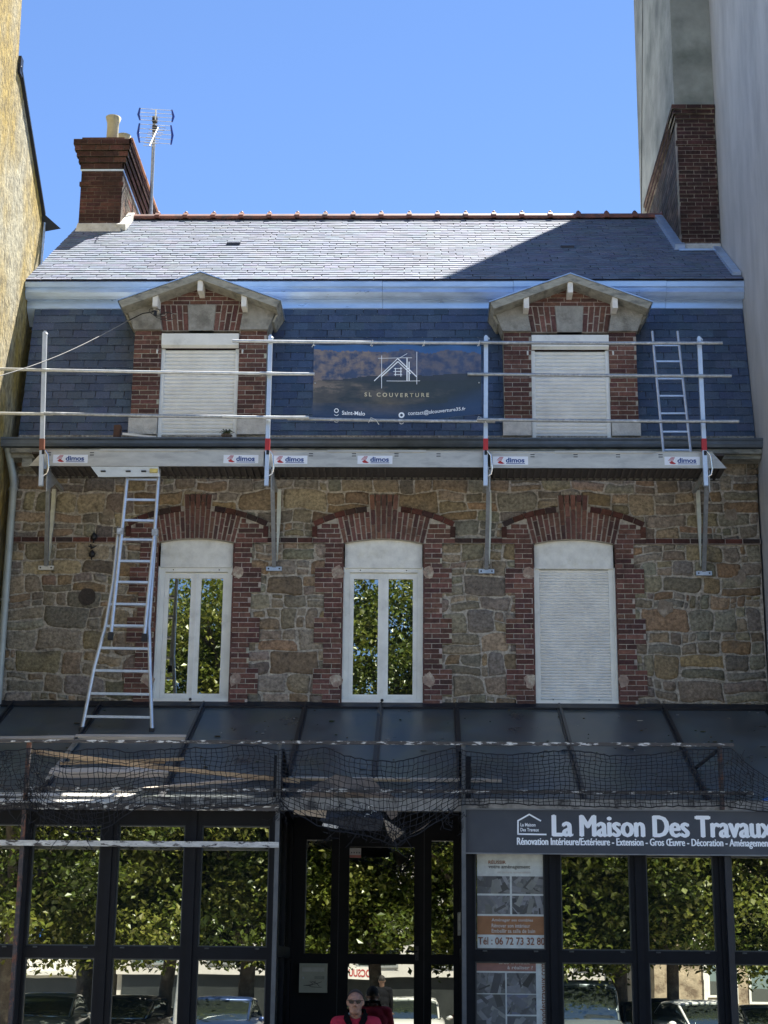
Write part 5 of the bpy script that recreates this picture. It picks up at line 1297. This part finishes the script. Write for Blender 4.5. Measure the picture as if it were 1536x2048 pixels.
# ------------------------------------------------------------ people
def remeshed(mb, name, m, parent, voxel, smooth=6):
    t = mb.build('tmp', m); md = t.modifiers.new('r', 'REMESH'); md.mode = 'VOXEL'; md.voxel_size = voxel
    ms = t.modifiers.new('s', 'SMOOTH'); ms.iterations = smooth; ms.factor = .5
    dg = bpy.context.evaluated_depsgraph_get(); dg.update()
    me = bpy.data.meshes.new_from_object(t.evaluated_get(dg)); old = t.data; bpy.data.objects.remove(t); bpy.data.meshes.remove(old)
    me.name = name; me.materials.clear(); me.materials.append(m)
    for p in me.polygons: p.use_smooth = True
    o = bpy.data.objects.new(name, me); COL.objects.link(o); attach(o, parent); return o
def cap(b, p, q, r0, r1, n=12):
    p = Vector(p); q = Vector(q); d = (q - p); k = [(-r0, 0, .15), (-r0 * .7, 0, .7)]
    b.ball(p, r0, 12, 8); b.ball(q, r1, 12, 8); b.tube([p, p.lerp(q, .5), q], [r0, (r0 + r1) / 2 * 1.04, r1], n)
def person(o, J, m_skin, top_m, leg_m, shoe_m, hair_m, glasses=True, collar=True, long_sleeve=False, face=-1):
    H = Vector(J['head']); N = Vector(J['neck']); P = Vector(J['pelvis']); C = Vector(J['chest'])
    f = Vector((0, face, 0))
    b = MB()
    # head : cranium, face, jaw, nose, brow, ears, lips
    b.ball(H + f * -.012 + Vector((0, 0, .03)), (.077, .095, .088), 18, 12)
    b.ball(H + f * .022 + Vector((0, 0, -.03)), (.069, .070, .078), 16, 10)
    b.ball(H + f * .045 + Vector((0, 0, -.088)), (.056, .040, .034), 14, 8)
    b.tube([H + f * .084 + Vector((0, 0, .018)), H + f * .108 + Vector((0, 0, -.018)), H + f * .116 + Vector((0, 0, -.034))], [.010, .013, .017], 8)
    for s in (-1, 1):
        b.ball(H + f * .102 + Vector((s * .014, 0, -.036)), .010, 8, 6)
        b.ball(H + f * .078 + Vector((s * .030, 0, .026)), (.026, .014, .009), 10, 6)
        b.ball(H + f * .060 + Vector((s * .040, 0, -.022)), (.022, .022, .020), 10, 6)
        b.ball(H + Vector((s * .079, 0, -.005)), (.010, .020, .032), 10, 8)
    b.ball(H + f * .083 + Vector((0, 0, -.060)), (.026, .012, .006), 10, 6); b.ball(H + f * .081 + Vector((0, 0, -.071)), (.022, .012, .007), 10, 6)
    cap(b, H + Vector((0, -face * .01, -.06)), N, .058, .062)
    b.ball(C, (.175, .11, .17), 16, 10); b.ball(C.lerp(P, .5), (.165, .12, .19), 16, 10); b.ball(P, (.165, .12, .12), 16, 10)
    for s in ('L', 'R'):
        S, E_, Wr = Vector(J['sh' + s]), Vector(J['el' + s]), Vector(J['wr' + s])
        cap(b, S, E_, .056, .043); cap(b, E_, Wr, .043, .028); cap(b, N + Vector((0, 0, -.04)), S, .06, .058)
        hd = Vector(J['hd' + s]).normalized(); sx = 1 if s == 'L' else -1
        side = hd.cross(Vector((0, 0, 1)));
        if side.length < .1: side = Vector((1, 0, 0))
        side.normalize(); nrm = side.cross(hd).normalized()
        b.hexa([Wr + hd * a + side * c * (.6 + .4 * (a > .04)) + nrm * d for (a, c, d) in ((0, -.036, -.012), (0, -.036, .012), (0, .036, .012), (0, .036, -.012), (.085, -.036, -.010), (.085, -.036, .010), (.085, .036, .010), (.085, .036, -.010))])
        for k, (off, L_) in enumerate(((-.030, .062), (-.010, .074), (.011, .070), (.031, .055))):
            a = Wr + hd * .082 + side * off; m1 = a + (hd * .9 - nrm * .35) * L_ * .5; m2 = m1 + (hd * .5 - nrm * .85) * L_ * .5
            b.tube([a - hd * .02, a, m1, m2], [.009, .009, .008, .0068], 8)
        a = Wr + hd * .025 - side * .034 * sx; m1 = a + (hd * .6 - side * sx * .7).normalized() * .035; m2 = m1 + (hd * .95 - nrm * .3).normalized() * .03
        b.tube([a, m1, m2], [.011, .0105, .008], 8)
        Hp, K, A, T = (Vector(J[k_ + s]) for k_ in ('hip', 'kn', 'an', 'toe'))
        cap(b, Hp, K, .082, .056); cap(b, K, A, .054, .038); cap(b, A, T, .04, .03)
    remeshed(b, 'body', m_skin, o, .0085)
    # clothes
    b = MB(); b.ball(C + Vector((0, 0, .01)), (.195, .128, .175), 16, 10); b.ball(C.lerp(P, .5), (.18, .137, .2), 16, 10); b.ball(P + Vector((0, 0, .03)), (.178, .135, .10), 16, 10)
    for s in ('L', 'R'):
        S, E_, Wr = Vector(J['sh' + s]), Vector(J['el' + s]), Vector(J['wr' + s])
        cap(b, N + Vector((0, 0, -.055)), S, .078, .075); 
        if long_sleeve: cap(b, S, E_, .07, .055); cap(b, E_, E_.lerp(Wr, .93), .055, .042)
        else: cap(b, S, S.lerp(E_, .7), .072, .062)
    remeshed(b, 'shirt', top_m, o, .011, 8)
    b = MB(); b.ball(P, (.176, .135, .12), 16, 10)
    for s in ('L', 'R'):
        Hp, K, A = (Vector(J[k_ + s]) for k_ in ('hip', 'kn', 'an')); cap(b, Hp, K, .094, .07); cap(b, K, A + Vector((0, 0, .03)), .068, .058)
    remeshed(b, 'trousers', leg_m, o, .012, 6)
    for s in ('L', 'R'):
        A, T = Vector(J['an' + s]), Vector(J['toe' + s]); b = MB(); cap(b, A + Vector((0, -face * .03, -.02)), T, .05, .04); b.hexa([Vector((x, y, z)) for x, y, z in ((A.x - .045, A.y - face * .06, T.z - .035), (A.x - .045, A.y - face * .06, T.z), (A.x + .045, A.y - face * .06, T.z), (A.x + .045, A.y - face * .06, T.z - .035), (T.x - .04, T.y + face * .04, T.z - .035), (T.x - .04, T.y + face * .04, T.z), (T.x + .04, T.y + face * .04, T.z), (T.x + .04, T.y + face * .04, T.z - .035))])
        remeshed(b, 'shoe', shoe_m, o, .01, 3)
    # short hair cap with a receding hairline
    b = MB(); n = 26; m_ = 12; vs = []; 
    for i in range(m_ + 1):
        for k in range(n):
            p = 2 * math.pi * k / n; fr_t = max(0, math.cos(p))      # cos>0 = towards the face
            tmax = math.radians(112 - 68 * fr_t ** .7); t = tmax * i / m_
            r = 1.04 + .03 * noise.noise(Vector((i, k, 1)))
            vs.append(H + Vector((0, 0, .03)) - f * .012 + Vector((.077 * r * math.sin(t) * math.sin(p), .095 * r * math.sin(t) * math.cos(p) * face, .088 * r * math.cos(t))))
    b.add(vs, [(i * n + k, (i + 1) * n + k, (i + 1) * n + (k + 1) % n, i * n + (k + 1) % n) for i in range(m_) for k in range(n)], smooth=True); b.build('hair', hair_m, o)
    if glasses:
        b = MB()
        for s in (-1, 1):
            c = H + f * .098 + Vector((s * .033, 0, .004)); q = [c + Vector((s * x, 0, z)) for x, z in ((-.026, .014), (.026, .017), (.028, .004), (.018, -.017), (-.012, -.019), (-.025, -.006))]
            b.prism(q, (0, -face * .006, 0)); b.tube([c + Vector((s * .026, 0, .014)), H + Vector((s * .082, 0, .012)) , H + Vector((s * .08, -face * .02, .0))], .003, 5)
        b.tube([H + f * .100 + Vector((-.012, 0, .012)), H + f * .102 + Vector((.012, 0, .012))], .004, 5)
        b.build('sunglasses', mat('dark_lens', (.012, .010, .010), .12, spec=.8), o)
    if collar:
        b = MB()
        for s in (-1, 1):
            q = [N + Vector((s * .070, face * -.05, .075)), N + Vector((s * .078, face * .04, .055)), N + Vector((s * .012, face * .135, -.10)), N + Vector((s * .060, face * .145, -.105)), N + Vector((s * .115, face * .085, -.005)), N + Vector((s * .115, -face * .05, .035))]
            b.add(q + [p + Vector((0, -face * .012, -.012)) for p in q], [(0, 1, 4), (0, 4, 5), (1, 2, 3), (1, 3, 4), (10, 7, 6), (11, 10, 6), (9, 8, 7), (10, 9, 7), (0, 6, 7, 1), (1, 7, 8, 2), (2, 8, 9, 3), (3, 9, 10, 4), (4, 10, 11, 5)])
        b.tube([N + Vector((-.09, -face * .03, .06)), N + Vector((0, -face * .085, .075)), N + Vector((.09, -face * .03, .06))], .022, 6)
        b.box(N.x - .018, N.x + .018, N.y + face * .150 - .008, N.y + face * .150 + .008, N.z - .24, N.z - .09)
        b.build('collar', mat('black_cloth', (.008, .007, .007), .95, spec=.05), o)
M_SKIN = mat('skin', (.40, .21, .13), .5, nscale=30, namt=.28, patch=(.27, .13, .10), pscale=18, pthr=(.5, .75), bump=.3, spec=.4)
M_POLO = mat('red_polo', (.42, .014, .035), .85, nscale=20, namt=.15, bump=.3)
M_JEAN = mat('dark_denim', (.03, .035, .055), .85, nscale=30); M_SHOE = mat('shoe_leather', (.03, .025, .02), .5); M_HAIR = mat('grey_hair', (.045, .036, .030), .95, nscale=60, namt=.5, bump=.5)
hy = -3.98; hx = W(711, 2000, hy).x; hz = (W(711, 1975, hy).z + W(711, 2031, hy).z) / 2 - .005; sz = .56
pm = thing('person', (hx, hy, sz), 'man in a red polo shirt with dark collar and sunglasses sitting on the shop steps', 'person')
jx = hx
J = dict(head=(jx, hy - .03, hz), neck=(jx + .005, hy + .02, hz - .145), chest=(jx + .01, hy + .06, hz - .31), pelvis=(jx + .01, hy + .10, sz + .10),
         shL=(jx + .185, hy + .04, hz - .205), elL=(jx + .25, hy - .12, hz - .46), wrL=(jx + .07, hy - .36, hz - .56), hdL=(-.8, -.3, -.3),
         shR=(jx - .175, hy + .04, hz - .205), elR=(jx - .24, hy - .12, hz - .46), wrR=(jx - .06, hy - .37, hz - .58), hdR=(.8, -.3, -.3),
         hipL=(jx + .10, hy + .06, sz + .08), knL=(jx + .20, hy - .38, sz + .10), anL=(jx + .2, hy - .50, .22), toeL=(jx + .22, hy - .66, .16),
         hipR=(jx - .08, hy + .06, sz + .08), knR=(jx - .19, hy - .38, sz + .10), anR=(jx - .2, hy - .50, .22), toeR=(jx - .22, hy - .66, .16))
person(pm, J, M_SKIN, M_POLO, M_JEAN, M_SHOE, M_HAIR)
px, py = W(764, 1965, 2 * DY + 21.35).x, -21.35
pp = thing('person', (px, py, 0), 'person coloured as a shaded silhouette standing in the street, seen mirrored in the shop door', 'person')
J = dict(head=(px, py, 1.50), neck=(px, py - .02, 1.36), chest=(px, py - .03, 1.18), pelvis=(px, py - .02, .88), shL=(px + .18, py - .02, 1.28), elL=(px + .22, py - .04, 1.02), wrL=(px + .22, py - .14, .80), hdL=(.05, -.2, -1),
         shR=(px - .18, py - .02, 1.28), elR=(px - .22, py - .04, 1.02), wrR=(px - .23, py - .12, .80), hdR=(-.05, -.2, -1),
         hipL=(px + .09, py, .86), knL=(px + .10, py + .03, .46), anL=(px + .10, py, .09), toeL=(px + .11, py - .16, .045), hipR=(px - .09, py, .86), knR=(px - .11, py + .02, .46), anR=(px - .11, py - .02, .09), toeR=(px - .13, py - .14, .045))
person(pp, J, mat('shaded_skin', (.13, .075, .05), .55, nscale=20), mat('shaded_top', (.006, .007, .009), .9, nscale=20, spec=.1), M_JEAN, M_SHOE, mat('shaded_hair', (.01, .009, .008), .8), glasses=False, collar=False, long_sleeve=True, face=-1)  # skin, top and hair darkened to paint a shaded silhouette

# ------------------------------------------------------------ trees across the street
M_BARK = mat('bark', (.10, .08, .06), .9, nscale=8, namt=.3, bump=.8, patch=(.16, .14, .11), pscale=3)
def leaf_mat():
    m = bpy.data.materials.new('leaf'); m.use_nodes = True; n = m.node_tree.nodes; l = m.node_tree.links; n.clear()
    a = n.new('ShaderNodeAttribute'); a.attribute_name = 'Col'; d = n.new('ShaderNodeBsdfDiffuse'); t = n.new('ShaderNodeBsdfTranslucent'); g = n.new('ShaderNodeBsdfGlossy'); g.inputs['Roughness'].default_value = .35; g.inputs['Color'].default_value = (.6, .65, .6, 1)
    m1 = n.new('ShaderNodeMixShader'); m1.inputs[0].default_value = .38; m2 = n.new('ShaderNodeMixShader'); m2.inputs[0].default_value = .05; o = n.new('ShaderNodeOutputMaterial')
    l.new(a.outputs['Color'], d.inputs[0]); l.new(a.outputs['Color'], t.inputs[0]); l.new(d.outputs[0], m1.inputs[1]); l.new(t.outputs[0], m1.inputs[2]); l.new(m1.outputs[0], m2.inputs[1]); l.new(g.outputs[0], m2.inputs[2]); l.new(m2.outputs[0], o.inputs[0]); return m
M_LEAF = leaf_mat()
def tree_mesh(seed, Ht, rad, zlow, nleaf, trunk_r):
    random.seed(seed); tb = MB(); lb = MB(); ends = []
    fork = zlow + .6
    tp = [Vector((0, 0, 0)), Vector((U(-.1, .1), U(-.1, .1), fork * .5)), Vector((U(-.2, .2), U(-.2, .2), fork))]
    tb.tube(tp, [trunk_r * 1.25, trunk_r, trunk_r * .9], 10)
    for k in range(7):
        a = k * 2.4 + U(-.4, .4); up = U(.35, 1.0); L = (Ht - fork) * U(.6, .9)
        hr = rad * (1.15 - up * .75); e = tp[2] + Vector((math.cos(a) * hr, math.sin(a) * hr, L * up)); m_ = tp[2].lerp(e, .45) + Vector((U(-.4, .4), U(-.4, .4), .5))
        tb.tube([tp[2], m_, e], [trunk_r * .6, trunk_r * .35, .04], 7); ends += [m_, e]
        for q in range(5):
            s = m_.lerp(e, U(0, 1)); e2 = s + Vector((U(-1, 1), U(-1, 1), U(-.3, .9))) * rad * .5; tb.tube([s, s.lerp(e2, .5) + Vector((0, 0, .1)), e2], [.07, .04, .015], 5); ends.append(e2)
    cl = list(ends); cz = (Ht + zlow) / 2
    for q in range(150):
        d = Vector((random.gauss(0, 1), random.gauss(0, 1), random.gauss(0, 1))).normalized() * U(.45, 1) ** .5
        cl.append(Vector((d.x * rad, d.y * rad, cz + d.z * (Ht - zlow) / 2)))
    LC = [(.070, .098, .014), (.095, .125, .018), (.05, .075, .012), (.125, .148, .024), (.16, .175, .035)]
    for q in range(34):
        a = U(0, 6.28); r_ = rad * U(.3, 1.05); cl.append(Vector((math.cos(a) * r_, math.sin(a) * r_, zlow + U(-.2, 2.6))))
    per = nleaf // len(cl)
    for c in cl:
        s = U(.28, .6); base = random.choice(LC)
        for q in range(per):
            p = c + Vector((random.gauss(0, s), random.gauss(0, s), random.gauss(0, s * .6)))
            if p.z < zlow - .5: continue
            n_ = Vector((random.gauss(0, .9), random.gauss(0, .9), 1)).normalized(); u = n_.cross(Vector((U(-1, 1), U(-1, 1), U(-.3, .3)))).normalized(); v_ = n_.cross(u); L = U(.04, .11); w_ = L * U(.5, .8)
            lb.add([p - u * L, p + v_ * w_ + u * L * .1, p + u * L - n_ * L * .3, p - v_ * w_ + u * L * .1], [(0, 1, 2, 3)], jit(base, .16))
    return tb, lb
def tree_at(proto, x, y, rz, s, lbl):
    r, parts = proto; o = r.copy(); COL.objects.link(o); o.location = (x, y, LOW); o.rotation_euler = (0, 0, rz); o.scale = (s, s, s); o['label'] = lbl
    for p in parts: c = p.copy(); COL.objects.link(c); c.parent = o; c.matrix_parent_inverse = Matrix.Identity(4)
    return o
protos = []
TG = 'street trees across the road'
first = [(11, 13.5, 3.6, 2.5, 48000, .17, XR(335, -27.5), -27.5, 'street tree with a forked trunk mirrored in the second shop pane from the left'),
         (12, 12.5, 3.4, 2.6, 46000, .20, XR(1238, -27), -27, 'street tree mirrored between the two panes right of the posters'),
         (13, 14.0, 3.5, 2.4, 46000, .24, XR(10, -23.5), -24.2, 'thick-trunked street tree mirrored at the far left edge of the shop glass')]
for (sd_, Ht, rad, zl, nl, tr, x, y, lbl) in first:
    tb, lb = tree_mesh(sd_, Ht, rad, zl, nl, tr); o = bpy.data.objects.new('street_tree', None); COL.objects.link(o); tag(o, lbl, 'tree', TG)
    t = tb.build('trunk', M_BARK); c = lb.build('crown', M_LEAF); t.parent = o; c.parent = o; o.location = (x, y, LOW); protos.append((o, (t, c)))
random.seed(5)
for k, px, y, s, rz, lbl in ((1, 492, -27.8, 1.0, 2.1, 'street tree mirrored in the third shop pane behind the blue car'),
                        (0, 745, -28.5, 1.05, 4.0, 'street tree mirrored in the glass of the shop door'),
                        (2, 1010, -27.2, .95, 1.2, 'street tree mirrored behind the posters'),
                        (0, 1330, -26.2, .9, 5.2, 'slimmer street tree mirrored beside the brown stone building'),
                        (1, 1560, -27.0, 1.0, .4, 'street tree mirrored at the right edge of the shop glass'),
                        (2, 160, -34, 1.1, 3.0, 'farther street tree mirrored in front of the white balustrade'),
                        (1, 600, -34.5, 1.12, 1.0, 'farther street tree mirrored in front of the pale office building'),
                        (0, 1120, -34, 1.1, 2.2, 'farther street tree mirrored behind the parked vans')):
    tree_at(protos[k], XR(px, y), y, rz, s, lbl)

# ------------------------------------------------------------ parked cars
M_TYRE = mat('tyre', (.02, .02, .02), .85); M_RIM = mat('rim', (.4, .4, .42), .35, .8); M_CGL = glass_mat('car_glass', .28, (.9, 1, .97), (.015, .02, .02)); M_LAMP = mat('red_lamp', (.35, .02, .02), .2); M_HEAD = mat('clear_lamp', (.6, .62, .65), .1, .3)
def loft(b, st, n=16, e=.32):
    rings = []
    for (y, zc, hz_, hw) in st:
        r = []
        for k in range(n):
            t = 2 * math.pi * k / n; c, s = math.cos(t), math.sin(t); r.append((math.copysign(abs(c) ** e, c) * hw, y, zc + math.copysign(abs(s) ** e, s) * hz_))
        rings += r
    m_ = len(st); b.add(rings, [(i * n + k, i * n + (k + 1) % n, (i + 1) * n + (k + 1) % n, (i + 1) * n + k) for i in range(m_ - 1) for k in range(n)] + [tuple(range(n - 1, -1, -1)), tuple(range((m_ - 1) * n, m_ * n))], smooth=True)
def car(x, y, rz, col, kind, lbl, metal=.5):
    o = bpy.data.objects.new('parked_van' if kind == 'van' else 'parked_car', None); COL.objects.link(o)
    tag(o, lbl, 'van' if kind == 'van' else 'car', 'vehicles parked across the street')
    m = mat('paint_%d' % (len(MATS)), col, .28, metal, nscale=3, namt=.03, coat=.6); P_ = []
    def part(b, name, m_): q = b.build(name, m_); q.parent = o; return q
    if kind == 'van': L, Hh, W_ = 4.6, 1.95, .9; body = [(-2.3, .55, .22, .8), (-2.25, .62, .38, .88), (-1.5, .68, .46, .9), (1.9, .68, .46, .9), (2.25, .62, .40, .88), (2.3, .6, .3, .82)]; cab = [(-1.5, 1.12, .05, .8), (-.85, 1.45, .42, .78), (.0, 1.5, .46, .79), (2.1, 1.5, .46, .79), (2.28, 1.35, .3, .76)]
    else: L, Hh, W_ = 4.3, 1.48, .88; body = [(-2.15, .50, .16, .74), (-2.08, .55, .28, .84), (-1.2, .62, .38, .87), (.3, .64, .40, .88), (1.7, .66, .40, .87), (2.08, .62, .34, .84), (2.15, .58, .24, .76)]; cab = [(-1.15, 1.0, .03, .74), (-.35, 1.2, .24, .70), (.3, 1.23, .26, .69), (1.1, 1.2, .25, .69), (1.95, 1.0, .06, .72)]
    b = MB(); loft(b, body); part(b, 'body', m)
    b = MB(); loft(b, cab, 16, .45); part(b, 'window_band', M_CGL)
    b = MB(); rf = [(yy, zc + hz_ * .80, hz_ * .22 + .012, hw * .94) for (yy, zc, hz_, hw) in cab[1:-1]]; loft(b, rf, 16, .6)
    for s in (-1, 1):
        for (a, c) in ((0, 1), (len(cab) - 2, len(cab) - 1)):
            A, C = cab[a], cab[c]; b.tube([(s * A[3] * .93, A[0], A[1] + (A[2] if a else 0) * .7), (s * C[3] * .93, C[0], C[1] + (C[2] * .7 if not a else 0))], .03, 6)
    part(b, 'roof', m)
    for sx in (-1, 1):
        for wy in (-1.35, 1.35):
            t = MB(); t.tube([(sx * (W_ - .2), wy, .32), (sx * (W_ + .0), wy, .32)], .32, 20); w_ = part(t, 'wheel', M_TYRE)
            r_ = MB(); r_.tube([(sx * W_, wy, .32), (sx * (W_ + .012), wy, .32)], .2, 12); q = r_.build('rim', M_RIM); q.parent = w_
        h = MB(); h.ball((sx * .62, -L / 2 + .06, .68), (.17, .08, .08), 10, 6); part(h, 'headlight', M_HEAD)
        h = MB(); h.ball((sx * .72, L / 2 - .06, .85), (.09, .07, .13), 10, 6); part(h, 'tail_light', M_LAMP)
        h = MB(); h.ball((sx * (W_ + .09), -.85, 1.02), (.09, .06, .06), 8, 6); part(h, 'wing_mirror', m)
    b = MB(); b.box(-.26, .26, -L / 2 - .02, -L / 2 + .02, .42, .53); b.box(-.26, .26, L / 2 - .02, L / 2 + .02, .6, .71); part(b, 'number_plate', M_WHITE)
    b = MB(); b.box(-.8, .8, -L / 2 - .01, -L / 2 + .08, .25, .36); b.box(-.8, .8, L / 2 - .08, L / 2 + .01, .3, .42); part(b, 'bumper', M_BLACK)
    o.location = (x, y, LOW + .005); o.rotation_euler = (0, 0, rz); return o
cy = -25.2
car(XR(448, cy), cy, math.pi, (.03, .06, .16), 'car', 'dark blue parked car mirrored in the third shop pane from the left')
car(XR(262, -26.2), -26.4, math.pi + .1, (.05, .05, .05), 'car', 'dark grey parked car mirrored in the second shop pane')
car(XR(95, -26), -26, math.pi - .06, (.22, .25, .23), 'car', 'grey green parked car mirrored in the first full pane on the left')
car(XR(-60, cy), cy, math.pi, (.02, .02, .022), 'car', 'black parked car mirrored at the left edge of the glass')
car(XR(645, -26.2), -26.4, 0, (.04, .045, .05), 'car', 'black parked car mirrored beside the letterbox')
car(XR(820, cy), -25.6, math.pi, (.5, .52, .5), 'car', 'silvery white parked car mirrored in the shop door behind the seated man', .1)
car(XR(1000, -25.8), -25.8, 0, (.3, .05, .05), 'car', 'red parked car mirrored behind the lower poster', .1)
car(XR(1165, cy), -25.4, math.pi + .05, (.16, .20, .22), 'van', 'blue grey parked van mirrored right of the posters')
car(XR(1300, -26.3), -26.6, math.pi, (.05, .055, .06), 'car', 'anthracite parked car mirrored in front of the stone building')
car(XR(1385, -24.6), -24.3, math.pi - .15, (.62, .64, .62), 'car', 'white parked car mirrored in the right shop panes', .05)
car(XR(1545, cy), -25.5, math.pi, (.08, .1, .12), 'car', 'slate blue parked car mirrored at the right edge of the glass')

# ------------------------------------------------------------ street lamp
lx = XR(385, -24); lp = thing('street_lamp', (lx, -23.2, 0), 'pale grey street lamp post mirrored in the second shop pane', 'street lamp')
b = MB(); b.tube([(lx - .25, -23.2, LOW), (lx - .05, -23.2, 3), (lx + .25, -23.2, 8.0)], [.08, .065, .045], 10); b.tube([(lx + .25, -23.2, 7.9), (lx + .3, -22.6, 8.3), (lx + .3, -21.9, 8.35)], .035, 8); b.build('pole', mat('pale_pole', (.45, .47, .47), .45, .4), lp)
b = MB(); b.ball((lx + .3, -21.8, 8.33), (.14, .32, .07), 10, 6); b.build('lamp_head', M_WHITE, lp)

# ------------------------------------------------------------ buildings across the street
def bldg(name, lbl, x0, x1, y, h, wall, z_shop, shopm, wins, framem, extra=None):
    o = thing(name, ((x0 + x1) / 2, y, 0), lbl, 'building'); b = MB()
    b.box(x0, x1, y - 9, y, z_shop, h); b.box(x0 + .01, x1 - .01, y - 9, y - .25, LOW, z_shop); b.build('wall', wall, o)
    if shopm: b = MB(); b.box(x0 + .2, x1 - .2, y - .249, y - .2, LOW + .1, z_shop - .02); b.build('shop_front', shopm, o)
    for (wx0, wx1, wz0, wz1) in wins:
        f = MB()
        for q in ((wx0 - .08, wx0, wz0 - .08, wz1 + .08), (wx1, wx1 + .08, wz0 - .08, wz1 + .08), (wx0, wx1, wz0 - .08, wz0), (wx0, wx1, wz1, wz1 + .08), ((wx0 + wx1) / 2 - .03, (wx0 + wx1) / 2 + .03, wz0, wz1)): f.box(q[0], q[1], y, y + .05, q[2], q[3])
        fo_ = f.build('window', framem, o); g = MB(); g.box(wx0, wx1, y + .004, y + .02, wz0, wz1); g.build('pane', M_CGL, fo_)
    b = MB(); b.prism([(x0 - .2, y + .3, h), (x0 - .2, y - 4.5, h + 2.6), (x0 - .2, y - 9.3, h)], (x1 - x0 + .4, 0, 0)); b.build('roof', M_SLATE2, o)
    return o
M_WHW = mat('white_render', (.68, .67, .62), .9, nscale=3, namt=.1); M_PALE = mat('pale_render', (.55, .54, .50), .9, nscale=3, namt=.12); M_STW = mat('opposite_stone', (.42, .35, .24), .9, nscale=5, namt=.4, bump=.8, patch=(.16, .12, .08), pscale=2.5)
by = -50.
def bx(px): return XR(px, by)
M_SHOPF = mat('dark_shopfront', (.03, .035, .035), .3, nscale=2)
hb = bldg('white_house', 'white house with blue shutters and a white balustrade mirrored at the left', bx(-120), bx(215), by, 9, M_WHW, 1.3, M_SHOPF, [(bx(60) , bx(76), 3.0, 5.4), (bx(128), bx(144), 3.0, 5.4)], M_WHITE)
M_BSH = mat('blue_shutter', (.02, .12, .42), .5)
for p in (50, 86, 118, 154): b = MB(); x = bx(p); b.box(x - .2, x + .2, by + .01, by + .07, 2.75, 5.4); b.build('shutter', M_BSH, hb)
b = MB(); x = bx(20)
while x < bx(200): b.box(x, x + .08, by + .8, by + .9, 1.55, 2.1); x += .22
b.box(bx(20), bx(200), by + .75, by + .95, 2.1, 2.22); b.box(bx(20), bx(200), by + .0, by + .95, 1.4, 1.55); b.build('balustrade', M_WHW, hb)
hb = bldg('office_building', 'long pale office building with a dark ground floor mirrored behind the cars', bx(225), bx(1275), by - 1, 10, M_PALE, 1.55, M_SHOPF,
     [(bx(p) , bx(p + 78), 2.0 + 3 * r, 3.4 + 3 * r) for p in range(260, 1240, 150) for r in (0, 1, 2)], mat('grey_frame', (.25, .27, .27), .5))
b = MB(); b.box(bx(686), bx(748), by - .9, by - .8, 1.45, 1.95); b.build('fascia', M_WHW, hb)
text('fascia_lettering', 'BOCSUU', (bx(744), by - .79, 1.55), bx(744) - bx(688), .3, M_RED, hb, bold=.02, udir=(-1, 0, 0))
hb = bldg('stone_building', 'brown stone building with white framed windows mirrored at the right', bx(1285), bx(1700), by + 1, 9.5, M_STW, .4, None, [(bx(1392), bx(1470), .9, 2.7), (bx(1500), bx(1580), .9, 2.7), (bx(1392), bx(1460), 4.4, 6.4)], M_WHITE)
b = MB(); 
for z in (2.85,): b.box(bx(1380), bx(1600), by + 1.0, by + 1.12, z, z + .35)
b.box(bx(1380), bx(1387), by + 1.0, by + 1.1, .3, 2.85); b.build('shop_surround', M_WHITE, hb)
